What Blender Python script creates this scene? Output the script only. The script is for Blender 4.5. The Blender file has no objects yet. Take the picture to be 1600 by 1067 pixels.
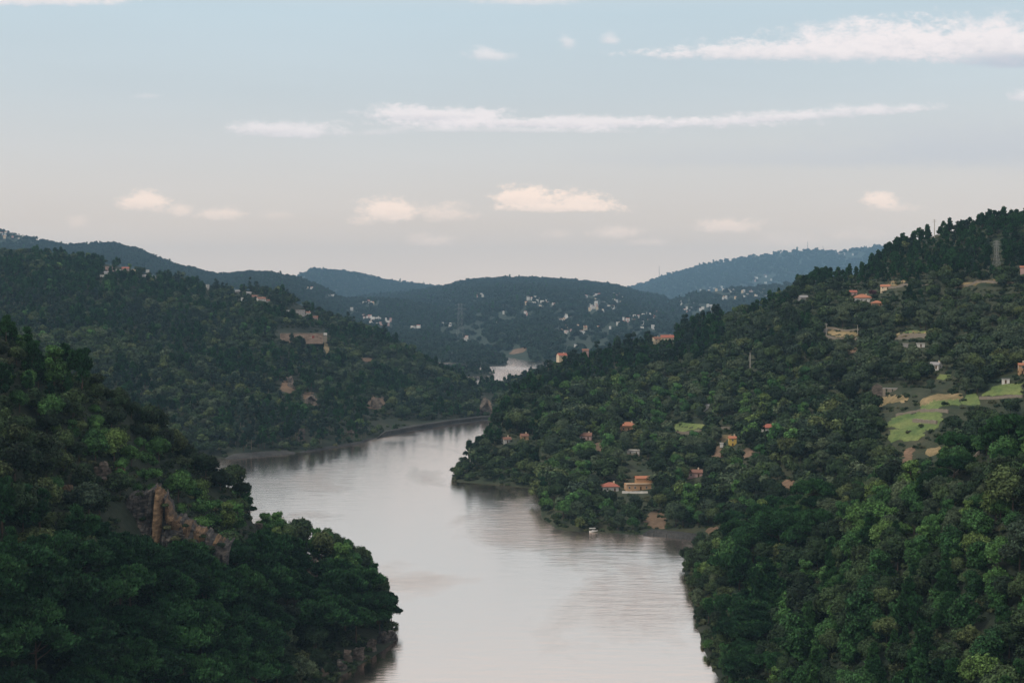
import bpy, math, random
import numpy as np
from mathutils import Vector, Matrix

R_ = math.radians
random.seed(7)
rng = np.random.default_rng(11)
sc = bpy.context.scene
col = sc.collection

# ------------------------------------------------------------------ camera
F = 2222.0          # focal length in photograph pixels (50 mm on a 36 mm sensor, 1600 px)
CAM_H = 130.0       # metres above the river
HOR = 470.0         # picture row of the horizon
cam_d = bpy.data.cameras.new('camera')
cam_d.lens = 50.0
cam_d.sensor_width = 36.0
cam_d.shift_y = -(533.5 - HOR) / 1600.0
cam_d.clip_start = 1.0
cam_d.clip_end = 40000.0
cam = bpy.data.objects.new('camera', cam_d)
col.objects.link(cam)
cam.location = (0, 0, CAM_H)
cam.rotation_euler = (R_(90), 0, 0)
sc.camera = cam

# ------------------------------------------------------------------ light and view
SUN_EL, SUN_AZ = 52.0, 238.0     # azimuth clockwise from +Y: behind the camera on the left
sun_d = bpy.data.lights.new('sun', 'SUN')
sun_d.energy = 1.5
sun_d.angle = R_(10)
sun_d.color = (1.0, 0.88, 0.74)
sun = bpy.data.objects.new('sun', sun_d)
col.objects.link(sun)
sv = Vector((math.sin(R_(SUN_AZ)) * math.cos(R_(SUN_EL)), math.cos(R_(SUN_AZ)) * math.cos(R_(SUN_EL)), math.sin(R_(SUN_EL))))
sun.rotation_euler = sv.to_track_quat('Z', 'Y').to_euler()
sun.location = (0, 0, 900)

sc.view_settings.view_transform = 'Standard'
sc.view_settings.look = 'None'
sc.view_settings.exposure = 0.22
sc.view_settings.gamma = 1.0
sc.view_settings.use_curve_mapping = False
sc.cycles.max_bounces = 5
sc.cycles.diffuse_bounces = 3
sc.cycles.glossy_bounces = 2
sc.cycles.transmission_bounces = 2
sc.cycles.transparent_max_bounces = 4
sc.cycles.volume_bounces = 1
sc.cycles.use_denoising = True


class NT:
    """small helper for writing node trees"""
    def __init__(s, tree):
        s.t = tree
        s.n = tree.nodes
        s.l = tree.links
    def new(s, typ, ins=None, **kw):
        nd = s.n.new(typ)
        for k, v in kw.items():
            setattr(nd, k, v)
        for k, v in (ins or {}).items():
            sk = nd.inputs[k]
            if isinstance(v, bpy.types.NodeSocket):
                s.l.new(v, sk)
            else:
                sk.default_value = v
        return nd
    def math(s, op, a, b=0.0, c=0.0, clamp=False):
        nd = s.n.new('ShaderNodeMath')
        nd.operation = op
        nd.use_clamp = clamp
        for i, v in enumerate((a, b, c)):
            if isinstance(v, bpy.types.NodeSocket):
                s.l.new(v, nd.inputs[i])
            else:
                nd.inputs[i].default_value = v
        return nd.outputs[0]
    def mix(s, f, a, b, blend='MIX'):
        nd = s.n.new('ShaderNodeMix')
        nd.data_type = 'RGBA'
        nd.blend_type = blend
        for i, v in ((0, f), (6, a), (7, b)):
            if isinstance(v, bpy.types.NodeSocket):
                s.l.new(v, nd.inputs[i])
            else:
                nd.inputs[i].default_value = (*v, 1) if isinstance(v, tuple) and len(v) == 3 else v
        return nd.outputs[2]
    def ramp(s, f, stops, interp='LINEAR'):
        nd = s.n.new('ShaderNodeValToRGB')
        cr = nd.color_ramp
        cr.interpolation = interp
        while len(cr.elements) > 1:
            cr.elements.remove(cr.elements[-1])
        cr.elements[0].position = stops[0][0]
        cr.elements[0].color = (*stops[0][1], 1)
        for p, c in stops[1:]:
            e = cr.elements.new(p)
            e.color = (*c, 1)
        s.l.new(f, nd.inputs[0])
        return nd.outputs[0]


world = bpy.data.worlds.new('World')
sc.world = world
world.use_nodes = True
w = NT(world.node_tree)
w.n.clear()
BG = 0.1
sky = w.new('ShaderNodeTexSky', sky_type='NISHITA', sun_disc=False, sun_elevation=R_(SUN_EL), sun_rotation=R_(SUN_AZ),
            air_density=1.2, dust_density=3.0, ozone_density=1.5)
tc = w.new('ShaderNodeTexCoord')
sx = w.new('ShaderNodeSeparateXYZ', {0: tc.outputs['Generated']})
dx, dy, dz = sx.outputs
el = w.math('DIVIDE', dz, w.math('SQRT', w.math('ADD', w.math('MULTIPLY', dx, dx), w.math('MULTIPLY', dy, dy))))
elc = w.math('MAXIMUM', el, 0.0)
elr = w.math('DIVIDE', elc, w.math('ADD', elc, 0.25))       # 0 at the horizon, 1 at the zenith
# thin high haze layer over the clear sky: pale and slightly pink low down, blue grey higher, then an added pink band above the frame
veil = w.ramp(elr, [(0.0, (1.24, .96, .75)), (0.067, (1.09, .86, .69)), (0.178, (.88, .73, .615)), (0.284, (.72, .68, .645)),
                    (0.365, (.60, .64, .655)), (0.4475, (.53, .63, .68)), (0.62, (.80, .70, .635)), (1.0, (.42, .42, .44))])  # bright pink stop above the frame is added to warm the river's reflection
# broad soft streaks in that layer
pn = w.new('ShaderNodeCombineXYZ', {0: w.math('DIVIDE', dx, w.math('ADD', w.math('ABSOLUTE', dy), 0.3)), 1: w.math('MULTIPLY', el, 5.0), 2: dy})
vn = w.new('ShaderNodeTexNoise', {'Vector': pn.outputs[0], 'Scale': 1.6, 'Detail': 5.0, 'Roughness': 0.55})
vfac = w.math('MULTIPLY_ADD', vn.outputs[0], 0.26, 0.87)
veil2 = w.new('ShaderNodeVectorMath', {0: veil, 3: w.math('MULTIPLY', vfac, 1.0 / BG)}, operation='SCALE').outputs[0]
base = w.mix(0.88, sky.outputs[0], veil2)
# clouds: placed by direction (u = x/y, v = z/y)
ym = w.math('MAXIMUM', dy, 0.02)
u = w.math('DIVIDE', dx, ym)
v = w.math('DIVIDE', dz, ym)
uv = w.new('ShaderNodeCombineXYZ', {0: u, 1: v, 2: 0.0}).outputs[0]
n1 = w.new('ShaderNodeTexNoise', {'Vector': w.new('ShaderNodeVectorMath', {0: uv, 1: (1.0, 2.0, 1.0)}, operation='MULTIPLY').outputs[0],
                                  'Scale': 30.0, 'Detail': 6.0, 'Roughness': 0.6})
n2 = w.new('ShaderNodeTexNoise', {'Vector': w.new('ShaderNodeVectorMath', {0: uv, 1: (1.0, 2.2, 1.0)}, operation='MULTIPLY').outputs[0],
                                  'Scale': 80.0, 'Detail': 6.0, 'Roughness': 0.66})
n3 = w.new('ShaderNodeTexNoise', {'Vector': w.new('ShaderNodeVectorMath', {0: uv, 1: (1.0, 1.5, 1.0)}, operation='MULTIPLY').outputs[0],
                                  'Scale': 210.0, 'Detail': 4.0, 'Roughness': 0.6})
warp = w.math('ADD', w.math('MULTIPLY_ADD', n3.outputs[0], 0.8, -0.4), w.math('ADD', w.math('MULTIPLY_ADD', n1.outputs[0], 1.8, -0.9), w.math('MULTIPLY_ADD', n2.outputs[0], 2.0, -1.0)))
front = w.math('GREATER_THAN', dy, 0.05)
# (px, py, half width px, half height px, tilt px per 100, softness, opacity, kind)
CLOUDS = [
    (1175, 82, 165, 16, -2, .9, .80, 'w'), (1370, 71, 165, 36, 0, 1.0, .95, 'w'), (1540, 72, 210, 40, 0, .95, .95, 'w'), (1290, 84, 270, 18, 0, 1.1, .7, 'w'), (1560, 235, 330, 50, 0, 1.3, .38, 'g'), (1250, 250, 380, 22, 0, 1.3, .22, 'g'),
    (1600, 98, 110, 14, 0, 1.0, .75, 'g'), (1610, 152, 42, 14, 0, 1.0, .7, 'w'),
    (690, 184, 130, 15, 3, .8, .9, 'w'), (900, 194, 330, 11, 0, .9, .9, 'w'), (1200, 186, 270, 10, -6, 1.1, .85, 'w'), (1370, 172, 110, 9, -2, 1.2, .6, 'w'),
    (445, 206, 100, 14, 3, 1.0, .8, 'w'), (590, 208, 60, 8, -4, 1.4, .35, 'w'), (800, 204, 220, 6, 1, 1.2, .5, 'w'),
    (60, 2, 150, 11, 0, 1.0, .8, 'w'), (820, 2, 90, 10, 0, 1.2, .6, 'w'),
    (764, 88, 40, 12, 6, 1.2, .6, 'w'), (886, 68, 14, 14, 10, 1.3, .5, 'w'), (953, 63, 18, 11, 12, 1.2, .6, 'w'), (230, 151, 32, 5, 0, 1.4, .3, 'w'),
    (218, 318, 46, 17, 4, .9, .85, 'p'), (282, 330, 26, 12, 0, 1.1, .6, 'p'), (345, 336, 42, 12, 0, 1.1, .65, 'p'), (120, 350, 20, 12, 0, 1.3, .35, 'p'),
    (610, 333, 50, 20, 2, .85, .95, 'p'), (690, 336, 55, 17, 0, 1.1, .6, 'p'), (680, 378, 46, 13, 0, 1.2, .5, 'p'), (565, 346, 24, 10, 0, 1.2, .5, 'p'),
    (820, 312, 52, 19, 4, .75, .95, 'p'), (905, 320, 60, 18, 6, .8, .95, 'p'), (860, 326, 100, 8, 0, .9, .8, 'p'),
    (960, 366, 42, 11, 0, 1.1, .6, 'p'), (1015, 380, 36, 8, 0, 1.3, .4, 'p'), (1134, 356, 54, 14, 0, 1.0, .65, 'p'), (870, 368, 30, 9, 0, 1.4, .3, 'p'),
    (1375, 315, 30, 13, 4, .9, .85, 'p'), (1400, 326, 45, 9, 0, 1.3, .4, 'p'), (1230, 380, 80, 14, 0, 1.5, .3, 'p'), (1330, 370, 60, 12, 0, 1.5, .3, 'p'),
    (430, 338, 30, 8, 0, 1.4, .3, 'p'),
]
CC = {'w': ((0.86, 0.79, 0.78), (0.62, 0.60, 0.63)), 'g': ((0.52, 0.54, 0.60), (0.43, 0.47, 0.55)), 'p': ((1.12, 0.88, 0.72), (0.90, 0.73, 0.62))}
cur = base
for (cx, cy, rx, ry, tilt, soft, op, kd) in CLOUDS:
    cu, cv = (cx - 800) / F, (HOR - cy) / F
    du = w.math('SUBTRACT', u, cu)
    dv = w.math('SUBTRACT', v, cv)
    if tilt:
        dv = w.math('MULTIPLY_ADD', du, tilt / 100.0, dv)
    a = w.math('DIVIDE', du, rx * 1.22 / F)
    b = w.math('DIVIDE', dv, ry * 1.45 / F)
    b2 = w.math('MULTIPLY', b, w.math('MULTIPLY_ADD', w.math('LESS_THAN', b, 0.0), 0.7, 1.0))   # flatter undersides
    r2 = w.math('SQRT', w.math('ADD', w.math('MULTIPLY', a, a), w.math('MULTIPLY', b2, b2)))
    d = w.math('ADD', r2, w.math('MULTIPLY', warp, 0.62 if kd != 'g' else 0.3))
    mr = w.new('ShaderNodeMapRange', {0: d, 1: 1.0, 2: 1.0 - 0.75 * soft, 3: 0.0, 4: op}, interpolation_type='SMOOTHSTEP', clamp=True).outputs[0]
    mr = w.math('MULTIPLY', mr, front)
    top, bot = CC[kd]
    shade = w.new('ShaderNodeMapRange', {0: w.math('MULTIPLY_ADD', warp, -0.5, b), 1: -0.75, 2: 0.25, 3: 0.0, 4: 1.0}, clamp=True).outputs[0]
    c = w.mix(shade, tuple(x / BG for x in bot), tuple(x / BG for x in top))
    cur = w.mix(mr, cur, c)
# scattered clouds over the rest of the dome, out of the frame
gn = w.new('ShaderNodeTexNoise', {'Vector': w.new('ShaderNodeCombineXYZ', {0: w.math('DIVIDE', dx, w.math('ADD', elc, 0.12)), 1: w.math('DIVIDE', dy, w.math('ADD', elc, 0.12)), 2: 0.0}).outputs[0],
                                  'Scale': 0.9, 'Detail': 6.0, 'Roughness': 0.58})
gmask = w.new('ShaderNodeMapRange', {0: gn.outputs[0], 1: 0.54, 2: 0.70, 3: 0.0, 4: 0.6}, clamp=True).outputs[0]
gm = w.math('MULTIPLY', gmask, w.new('ShaderNodeMapRange', {0: el, 1: 0.24, 2: 0.4, 3: 0.0, 4: 1.0}, clamp=True).outputs[0])
cur = w.mix(gm, cur, tuple(x / BG for x in (0.74, 0.72, 0.73)))
bg = w.new('ShaderNodeBackground', {0: cur, 1: BG})
wo = w.new('ShaderNodeOutputWorld', {0: bg.outputs[0]})

# ------------------------------------------------------------------ materials
def mat(name):
    m = bpy.data.materials.new(name)
    m.use_nodes = True
    t = NT(m.node_tree)
    b = t.n['Principled BSDF']
    b.inputs['Roughness'].default_value = 0.85
    b.inputs['Specular IOR Level'].default_value = 0.25
    return m, t, b

def plain(name, c, rough=0.85, var=0.25, scale=0.6):
    m, t, b = mat(name)
    g = t.new('ShaderNodeNewGeometry')
    n = t.new('ShaderNodeTexNoise', {'Vector': g.outputs['Position'], 'Scale': scale, 'Detail': 6.0, 'Roughness': 0.65})
    f = t.math('MULTIPLY_ADD', n.outputs[0], 2 * var, 1 - var)
    cc = t.new('ShaderNodeVectorMath', {0: c, 3: f}, operation='SCALE').outputs[0]
    t.l.new(cc, b.inputs['Base Color'])
    b.inputs['Roughness'].default_value = rough
    return m

def foliage(name, dark, mid, light, odd=None):
    """leaf colours: one tone per tree (object random) and a drift from leaf clump to leaf clump"""
    m, t, b = mat(name)
    oi = t.new('ShaderNodeObjectInfo')
    tone = t.ramp(oi.outputs['Random'], [(0.0, dark), (0.45, mid), (0.85, light), (1.0, odd or light)])
    tcx = t.new('ShaderNodeTexCoord')
    n = t.new('ShaderNodeTexNoise', {'Vector': tcx.outputs['Object'], 'Scale': 0.55, 'Detail': 4.0, 'Roughness': 0.7})
    at = t.new('ShaderNodeAttribute', attribute_name='tint')
    f = t.math('MULTIPLY', t.math('MULTIPLY_ADD', n.outputs[0], 1.3, 0.35), t.math('MULTIPLY_ADD', at.outputs['Fac'], 1.5, 0.28))
    cc = t.new('ShaderNodeVectorMath', {0: tone, 3: f}, operation='SCALE').outputs[0]
    t.l.new(cc, b.inputs['Base Color'])
    b.inputs['Roughness'].default_value = 0.7
    b.inputs['Specular IOR Level'].default_value = 0.15
    return m

M = {
    'leaf': foliage('oak_leaves', (.009, .020, .011), (.020, .041, .018), (.044, .074, .029), (.078, .100, .038)),
    'olive': foliage('olive_leaves', (.026, .046, .030), (.044, .070, .040), (.074, .102, .056)),
    'bright': foliage('bright_leaves', (.024, .072, .024), (.040, .104, .030), (.066, .142, .038), (.090, .135, .040)),
    'pine': foliage('pine_needles', (.0085, .030, .013), (.014, .048, .018), (.024, .072, .024)),
    'young': foliage('young_pine_needles', (.014, .048, .018), (.022, .070, .022), (.036, .098, .028)),
    'euc': foliage('eucalyptus_leaves', (0.0092, 0.0247, 0.0197), (0.0142, 0.0337, 0.0254), (0.0230, 0.0454, 0.0311)),
    'plum': foliage('plum_leaves', (0.0900, 0.0350, 0.0500), (0.1000, 0.0400, 0.0550), (0.1200, 0.0500, 0.0600)),
    'under': foliage('undergrowth_leaves', (.012, .028, .014), (.026, .046, .022), (.052, .076, .034), (.078, .080, .042)),
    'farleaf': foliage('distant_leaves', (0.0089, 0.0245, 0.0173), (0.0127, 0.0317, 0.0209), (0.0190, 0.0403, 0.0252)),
    'bark': plain('bark', (.075, .055, .042), .9, .35, 2.0),
    'palebark': plain('pale_bark', (.16, .135, .11), .9, .3, 2.0),
    'white': plain('whitewash', (.64, .63, .60), .8, .08),
    'cream': plain('cream_plaster', (.66, .55, .40), .85, .12),
    'ochre': plain('ochre_plaster', (.52, .33, .19), .85, .14),
    'yellow': plain('yellow_plaster', (.66, .46, .12), .85, .10),
    'pinkw': plain('pink_plaster', (.50, .34, .32), .85, .12),
    'greyw': plain('grey_render', (.34, .33, .32), .85, .15),
    'tile': plain('orange_roof_tiles', (.40, .175, .105), .85, .28, 1.3),
    'redtile': plain('red_roof_tiles', (.34, .125, .09), .85, .28, 1.3),
    'browntile': plain('brown_roof_tiles', (.22, .12, .09), .85, .28, 1.3),
    'slate': plain('grey_roof', (.28, .28, .29), .8, .2, 1.3),
    'glass': plain('window_glass', (.03, .035, .04), .15, .1),
    'frame': plain('white_frame', (.75, .74, .70), .6, .04),
    'door': plain('wood_door', (.10, .06, .035), .7, .2),
    'stonew': plain('dry_stone', (.25, .22, .18), .95, .4, 1.1),
    'rust': plain('rusty_panel', (.28, .06, .04), .8, .3),
    'metal': plain('galvanised_steel', (.24, .25, .25), .5, .1),
    'concrete': plain('concrete', (.42, .40, .37), .9, .15),
    'boatw': plain('boat_paint', (.80, .80, .78), .35, .05),
    'canvas': plain('boat_canvas', (.55, .42, .30), .8, .1),
}

def rock_mat(name, c1, c2, c3, scale=0.12):
    m, t, b = mat(name)
    g = t.new('ShaderNodeNewGeometry')
    mp = t.new('ShaderNodeMapping', {0: g.outputs['Position'], 'Rotation': (0.5, 0.3, 0.0), 'Scale': (1.0, 1.0, 3.0)})
    n = t.new('ShaderNodeTexNoise', {'Vector': mp.outputs[0], 'Scale': scale, 'Detail': 8.0, 'Roughness': 0.7})
    c = t.ramp(n.outputs[0], [(0.33, c1), (0.5, c2), (0.66, c3)])
    n2 = t.new('ShaderNodeTexNoise', {'Vector': mp.outputs[0], 'Scale': scale * 9, 'Detail': 6.0, 'Roughness': 0.7})
    cc = t.new('ShaderNodeVectorMath', {0: c, 3: t.math('MULTIPLY_ADD', n2.outputs[0], 1.2, 0.4)}, operation='SCALE').outputs[0]
    t.l.new(cc, b.inputs['Base Color'])
    bp = t.new('ShaderNodeBump', {'Height': n2.outputs[0], 'Strength': 0.9, 'Distance': 0.6})
    t.l.new(bp.outputs[0], b.inputs['Normal'])
    return m
M['rockdark'] = rock_mat('dark_slate_rock', (.020, .023, .025), (.066, .066, .066), (.17, .15, .13), 0.32)
M['rockochre'] = rock_mat('ochre_rock', (.055, .046, .036), (.15, .105, .068), (.26, .17, .10), 0.2)
M['rockpale'] = rock_mat('pale_rock', (.05, .047, .042), (.125, .108, .092), (.24, .20, .17), 0.3)

M['rockbrown'] = rock_mat('brown_rock', (.040, .036, .032), (.095, .070, .050), (.19, .125, .075), 0.25)
M['pillar'] = rock_mat('orange_stained_rock', (.06, .048, .036), (.20, .135, .08), (.36, .25, .15), 0.3)

M['earthwall'] = rock_mat('tan_stained_wall', (.16, .12, .09), (.30, .22, .17), (.42, .33, .26), 0.16)

def ground_mat(name, base_a, base_b):
    m, t, b = mat(name)
    g = t.new('ShaderNodeNewGeometry')
    n = t.new('ShaderNodeTexNoise', {'Vector': g.outputs['Position'], 'Scale': 0.035, 'Detail': 9.0, 'Roughness': 0.68})
    n2 = t.new('ShaderNodeTexNoise', {'Vector': g.outputs['Position'], 'Scale': 0.5, 'Detail': 5.0, 'Roughness': 0.7})
    c = t.ramp(n.outputs[0], [(0.38, base_a), (0.66, base_b)])
    cc = t.new('ShaderNodeVectorMath', {0: c, 3: t.math('MULTIPLY_ADD', n2.outputs[0], 1.4, 0.3)}, operation='SCALE').outputs[0]
    t.l.new(cc, b.inputs['Base Color'])
    bp = t.new('ShaderNodeBump', {'Height': n2.outputs[0], 'Strength': 0.6, 'Distance': 0.8})
    t.l.new(bp.outputs[0], b.inputs['Normal'])
    return m
M['soil'] = ground_mat('woodland_floor', (.015, .028, .017), (.038, .044, .028))
M['soilR'] = ground_mat('terraced_ground', (.022, .040, .022), (.066, .068, .040))
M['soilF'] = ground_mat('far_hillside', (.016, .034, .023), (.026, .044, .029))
M['meadow'] = ground_mat('meadow_grass', (.075, .135, .042), (.195, .235, .082))
M['straw'] = ground_mat('dry_grass', (.13, .11, .05), (.38, .29, .16))
M['earth'] = ground_mat('bare_earth', (.10, .075, .048), (.25, .165, .11))
M['gravel'] = ground_mat('bank_gravel', (.026, .028, .028), (.062, .063, .060))

# ------------------------------------------------------------------ noise and terrain
def vhash(ix, iy, seed):
    h = (ix.astype(np.int64) * 374761393 + iy.astype(np.int64) * 668265263 + seed * 1442695040888963) & 0x7fffffff
    h = ((h ^ (h >> 13)) * 1274126177) & 0x7fffffff
    h = (h ^ (h >> 16)) & 0xffff
    return h / 65535.0

def vnoise(x, y, seed=0):
    x0, y0 = np.floor(x), np.floor(y)
    fx, fy = x - x0, y - y0
    fx, fy = fx * fx * (3 - 2 * fx), fy * fy * (3 - 2 * fy)
    a, b = vhash(x0, y0, seed), vhash(x0 + 1, y0, seed)
    c, d = vhash(x0, y0 + 1, seed), vhash(x0 + 1, y0 + 1, seed)
    return (a + (b - a) * fx) * (1 - fy) + (c + (d - c) * fx) * fy

def fbm(x, y, seed=0, octv=4, rough=0.5):
    s, a, n = 0, 1.0, 0.0
    for k in range(octv):
        s = s + a * vnoise(x * 2 ** k + 13.7 * k, y * 2 ** k - 7.3 * k, seed + k)
        n += a
        a *= rough
    return s / n * 2 - 1

def sstep(t):
    t = np.clip(t, 0, 1)
    return t * t * (3 - 2 * t)

# every hill: rows of (picture column, row of its skyline, distance of its crest, distance of its foot, distance where its far side ends)
HILLS = {
 'near_left': dict(rows=[(-700, 250, 470, 200, 1000), (-300, 400, 500, 250, 950), (0, 480, 520, 300, 900), (30, 500, 525, 305, 890), (60, 530, 530, 315, 870), (110, 552, 535, 330, 860), (150, 572, 545, 345, 850),
      (190, 592, 550, 360, 840), (215, 620, 555, 368, 830), (250, 652, 565, 380, 820), (300, 692, 580, 400, 800), (350, 718, 590, 425, 770), (375, 738, 600, 435, 750), (395, 776, 605, 440, 740),
      (420, 794, 610, 450, 730), (450, 817, 615, 460, 720), (480, 828, 618, 470, 715), (500, 832, 620, 478, 710), (520, 836, 620, 487, 705), (560, 848, 620, 507, 700), (580, 868, 612, 518, 685),
      (592, 900, 600, 526, 665), (602, 930, 590, 532, 645), (610, 965, 575, 538, 615), (622, 992, 558, 545, 580), (628, 1003, 552, 549, 560), (640, 1060, 552, 550, 555)], th=11, amp=5, lam=55, mat='soil'),
 'near_right': dict(rows=[(1062, 920, 700, 695, 705), (1070, 884, 698, 680, 712), (1078, 870, 695, 640, 728), (1084, 862, 692, 600, 738), (1090, 858, 690, 568, 745), (1100, 852, 690, 530, 750), (1112, 846, 690, 505, 760), (1130, 832, 685, 482, 760), (1150, 815, 680, 455, 760),
      (1200, 792, 670, 405, 755), (1300, 745, 640, 340, 740), (1400, 704, 600, 305, 720), (1450, 688, 570, 290, 700), (1600, 640, 510, 250, 660), (1900, 540, 470, 220, 620), (2300, 420, 450, 200, 600)], th=11, amp=5, lam=60, mat='soil'),
 'far_bank_right': dict(rows=[(692, 775, 1035, 1032, 1040), (700, 752, 1040, 1024, 1060), (712, 728, 1050, 1021, 1090), (728, 702, 1065, 1018, 1120), (745, 684, 1085, 1014, 1150), (758, 662, 1105, 1011, 1190), (768, 650, 1125, 1009, 1230), (780, 630, 1160, 1005, 1300),
      (792, 612, 1200, 1001, 1400), (806, 596, 1240, 996, 1500), (822, 592, 1290, 990, 1600), (842, 580, 1340, 982, 1750), (846, 578, 1350, 852, 1800), (870, 566, 1400, 810, 1900), (900, 556, 1440, 802, 1950), (930, 548, 1470, 798, 2000), (960, 537, 1490, 796, 2000),
      (1000, 527, 1500, 792, 2050), (1035, 517, 1500, 788, 2050), (1080, 502, 1500, 778, 2050), (1110, 490, 1490, 762, 2050), (1140, 480, 1490, 735, 2050), (1180, 465, 1480, 710, 2050), (1205, 450, 1470, 690, 2050),
      (1250, 427, 1450, 665, 2050), (1280, 414, 1440, 650, 2050), (1320, 410, 1430, 640, 2050), (1350, 406, 1420, 630, 2050), (1365, 392, 1410, 625, 2050), (1405, 366, 1400, 615, 2050), (1460, 346, 1380, 600, 2050),
      (1540, 328, 1350, 580, 2050), (1600, 322, 1330, 560, 2050), (1900, 250, 1300, 520, 2050), (2300, 200, 1250, 500, 2000)], th=14, amp=9, lam=110, mat='soilR'),
 'middle_left': dict(rows=[(-700, 330, 2300, 1000, 3200), (0, 388, 2350, 1060, 3100), (60, 386, 2350, 1080, 3100), (150, 398, 2340, 1110, 3050), (200, 407, 2330, 1125, 3000), (240, 420, 2320, 1140, 3000), (300, 432, 2300, 1160, 2950), (350, 446, 2280, 1176, 2900),
      (365, 443, 2270, 1179, 2900), (400, 441, 2250, 1195, 2850), (450, 452, 2220, 1213, 2800), (480, 470, 2200, 1228, 2750), (515, 487, 2170, 1255, 2700), (560, 500, 2130, 1295, 2650), (600, 517, 2090, 1372, 2580), (650, 545, 2020, 1440, 2480), (700, 572, 1930, 1500, 2350),
      (725, 583, 1880, 1525, 2250), (750, 600, 1820, 1550, 2120), (765, 615, 1770, 1558, 2000), (776, 634, 1710, 1562, 1850), (784, 652, 1640, 1566, 1720), (792, 690, 1600, 1590, 1610)], th=13, amp=16, lam=190, mat='soil'),
 'low_spur': dict(rows=[(690, 640, 2060, 2040, 2080), (730, 610, 2070, 2030, 2120), (756, 601, 2100, 1770, 2180), (775, 601, 2130, 1740, 2200), (800, 597, 2150, 1750, 2260), (822, 587, 2170, 1920, 2320), (850, 575, 2200, 1900, 2400), (900, 560, 2200, 1880, 2400), (950, 570, 2200, 1880, 2400)], th=10, amp=3, lam=80, mat='soil'),
 'river_point': dict(rows=[(640, 575, 2560, 2440, 2650), (700, 578, 2560, 2445, 2640), (735, 576, 2540, 2450, 2600), (760, 577, 2530, 2455, 2580), (771, 584, 2500, 2465, 2530), (778, 600, 2490, 2485, 2495)], th=9, amp=1, lam=80, mat='soil'),
 'far_left_ridge': dict(rows=[(-700, 300, 6665, 3960, 9300), (0, 357, 6510, 3840, 9300), (50, 369, 6510, 3840, 9300), (100, 380, 6432, 3780, 9300), (140, 378, 6432, 3780, 9300), (180, 378, 6355, 3720, 9300), (215, 387, 6355, 3660, 9145), (270, 410, 6200, 3600, 8990), (340, 427, 6122, 3540, 8835), (370, 424, 6045, 3480, 8680),
      (400, 422, 6045, 3480, 8525), (430, 424, 5967, 3420, 8370), (470, 433, 5890, 3360, 8215), (510, 450, 5735, 3300, 7905), (550, 472, 5500, 3278, 7334), (600, 498, 4963, 3167, 6381), (640, 506, 4522, 3079, 5719), (680, 517, 4098, 3024, 4968), (735, 533, 3587, 2933, 4147), (770, 552, 3215, 2875, 3549), (800, 569, 2960, 2900, 3050), (812, 590, 2950, 2940, 2960)], th=12, amp=26, lam=520, mat='soilF'),
 'middle_far_ridge': dict(rows=[(430, 470, 6125, 4400, 7000), (540, 464, 5875, 4180, 6875), (590, 463, 5750, 4070, 6750), (640, 468, 5625, 4015, 6625), (700, 481, 5500, 3850, 6500), (725, 482, 5437, 3795, 6375), (760, 494, 5312, 3740, 6250), (800, 504, 5187, 3685, 6000), (860, 522, 5000, 3630, 5625), (900, 545, 4812, 3740, 5250), (930, 570, 4625, 4015, 4750)], th=14, amp=18, lam=420, mat='soilF'),
 'peaked_far_hill': dict(rows=[(300, 460, 11760, 9070, 15120), (400, 450, 11760, 9070, 15120), (450, 437, 11592, 8902, 15120), (470, 428, 11592, 8902, 15120), (490, 419, 11592, 8902, 15120), (530, 422, 11592, 8902, 15120), (560, 426, 11592, 8734, 15120), (600, 436, 11424, 8734, 15120), (660, 444, 11256, 8734, 15120), (700, 448, 11088, 8734, 15120), (760, 455, 11088, 8734, 15120), (850, 480, 11088, 9070, 15120)], th=14, amp=30, lam=800, mat='soilF'),
 'village_hill': dict(rows=[(560, 462, 8100, 4600, 10800), (640, 455, 8100, 4400, 10800), (680, 449, 8100, 4200, 10800), (740, 435, 8100, 3900, 10800), (790, 433, 8100, 3300, 10800), (830, 433, 8100, 3040, 10800), (890, 436, 8032, 3060, 10800), (960, 444, 7965, 3060, 10800), (1000, 456, 7897, 3060, 10800), (1037, 462, 7830, 3060, 10800), (1042, 474, 7695, 3060, 10800), (1100, 482, 7425, 3060, 10800), (1250, 500, 7290, 3060, 10800)], th=13, amp=30, lam=600, mat='soilF'),
 'village_shoulder': dict(rows=[(1020, 500, 6500, 4945, 7540), (1040, 477, 6500, 4830, 7670), (1055, 466, 6500, 4772, 7670), (1075, 460, 6500, 4715, 7800), (1100, 454, 6500, 4715, 7800), (1125, 450, 6500, 4600, 7800), (1150, 449, 6500, 4600, 7800), (1180, 447, 6500, 4600, 7800), (1230, 442, 6500, 4600, 7800), (1300, 438, 6500, 4600, 7800), (1450, 440, 6500, 4600, 7800)], th=12, amp=12, lam=400, mat='soilF'),
 'long_blue_ridge': dict(rows=[(900, 480, 15300, 11900, 17000), (985, 449, 15300, 11730, 17000), (1010, 441, 15300, 11560, 17000), (1040, 431, 15300, 11390, 17000), (1100, 414, 15300, 11220, 17000), (1170, 401, 15300, 11050, 17000), (1230, 393, 15300, 11050, 17000), (1275, 390, 15300, 11050, 17000), (1310, 393, 15300, 11050, 17000), (1335, 389, 15300, 11050, 17000), (1370, 384, 15300, 11050, 17000), (1500, 380, 15300, 11050, 17000), (1900, 400, 15300, 11050, 17000)], th=10, amp=30, lam=900, mat='soilF'),
}
def smooth_table(xs, px, k=3):
    a = np.array(px)
    return a
for h in HILLS.values():
    a = np.array(h['rows'], float)
    h['px'] = a[:, 0]
    ztop = CAM_H - (a[:, 1] - HOR) / F * a[:, 2]
    h['z1'] = ztop - h['th'] * np.clip(ztop / 18.0, 0, 1)
    h['D1'], h['D0'], h['D2'] = a[:, 2], a[:, 3], a[:, 4]
    h['far'] = a[:, 2].mean() > 2800

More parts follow.
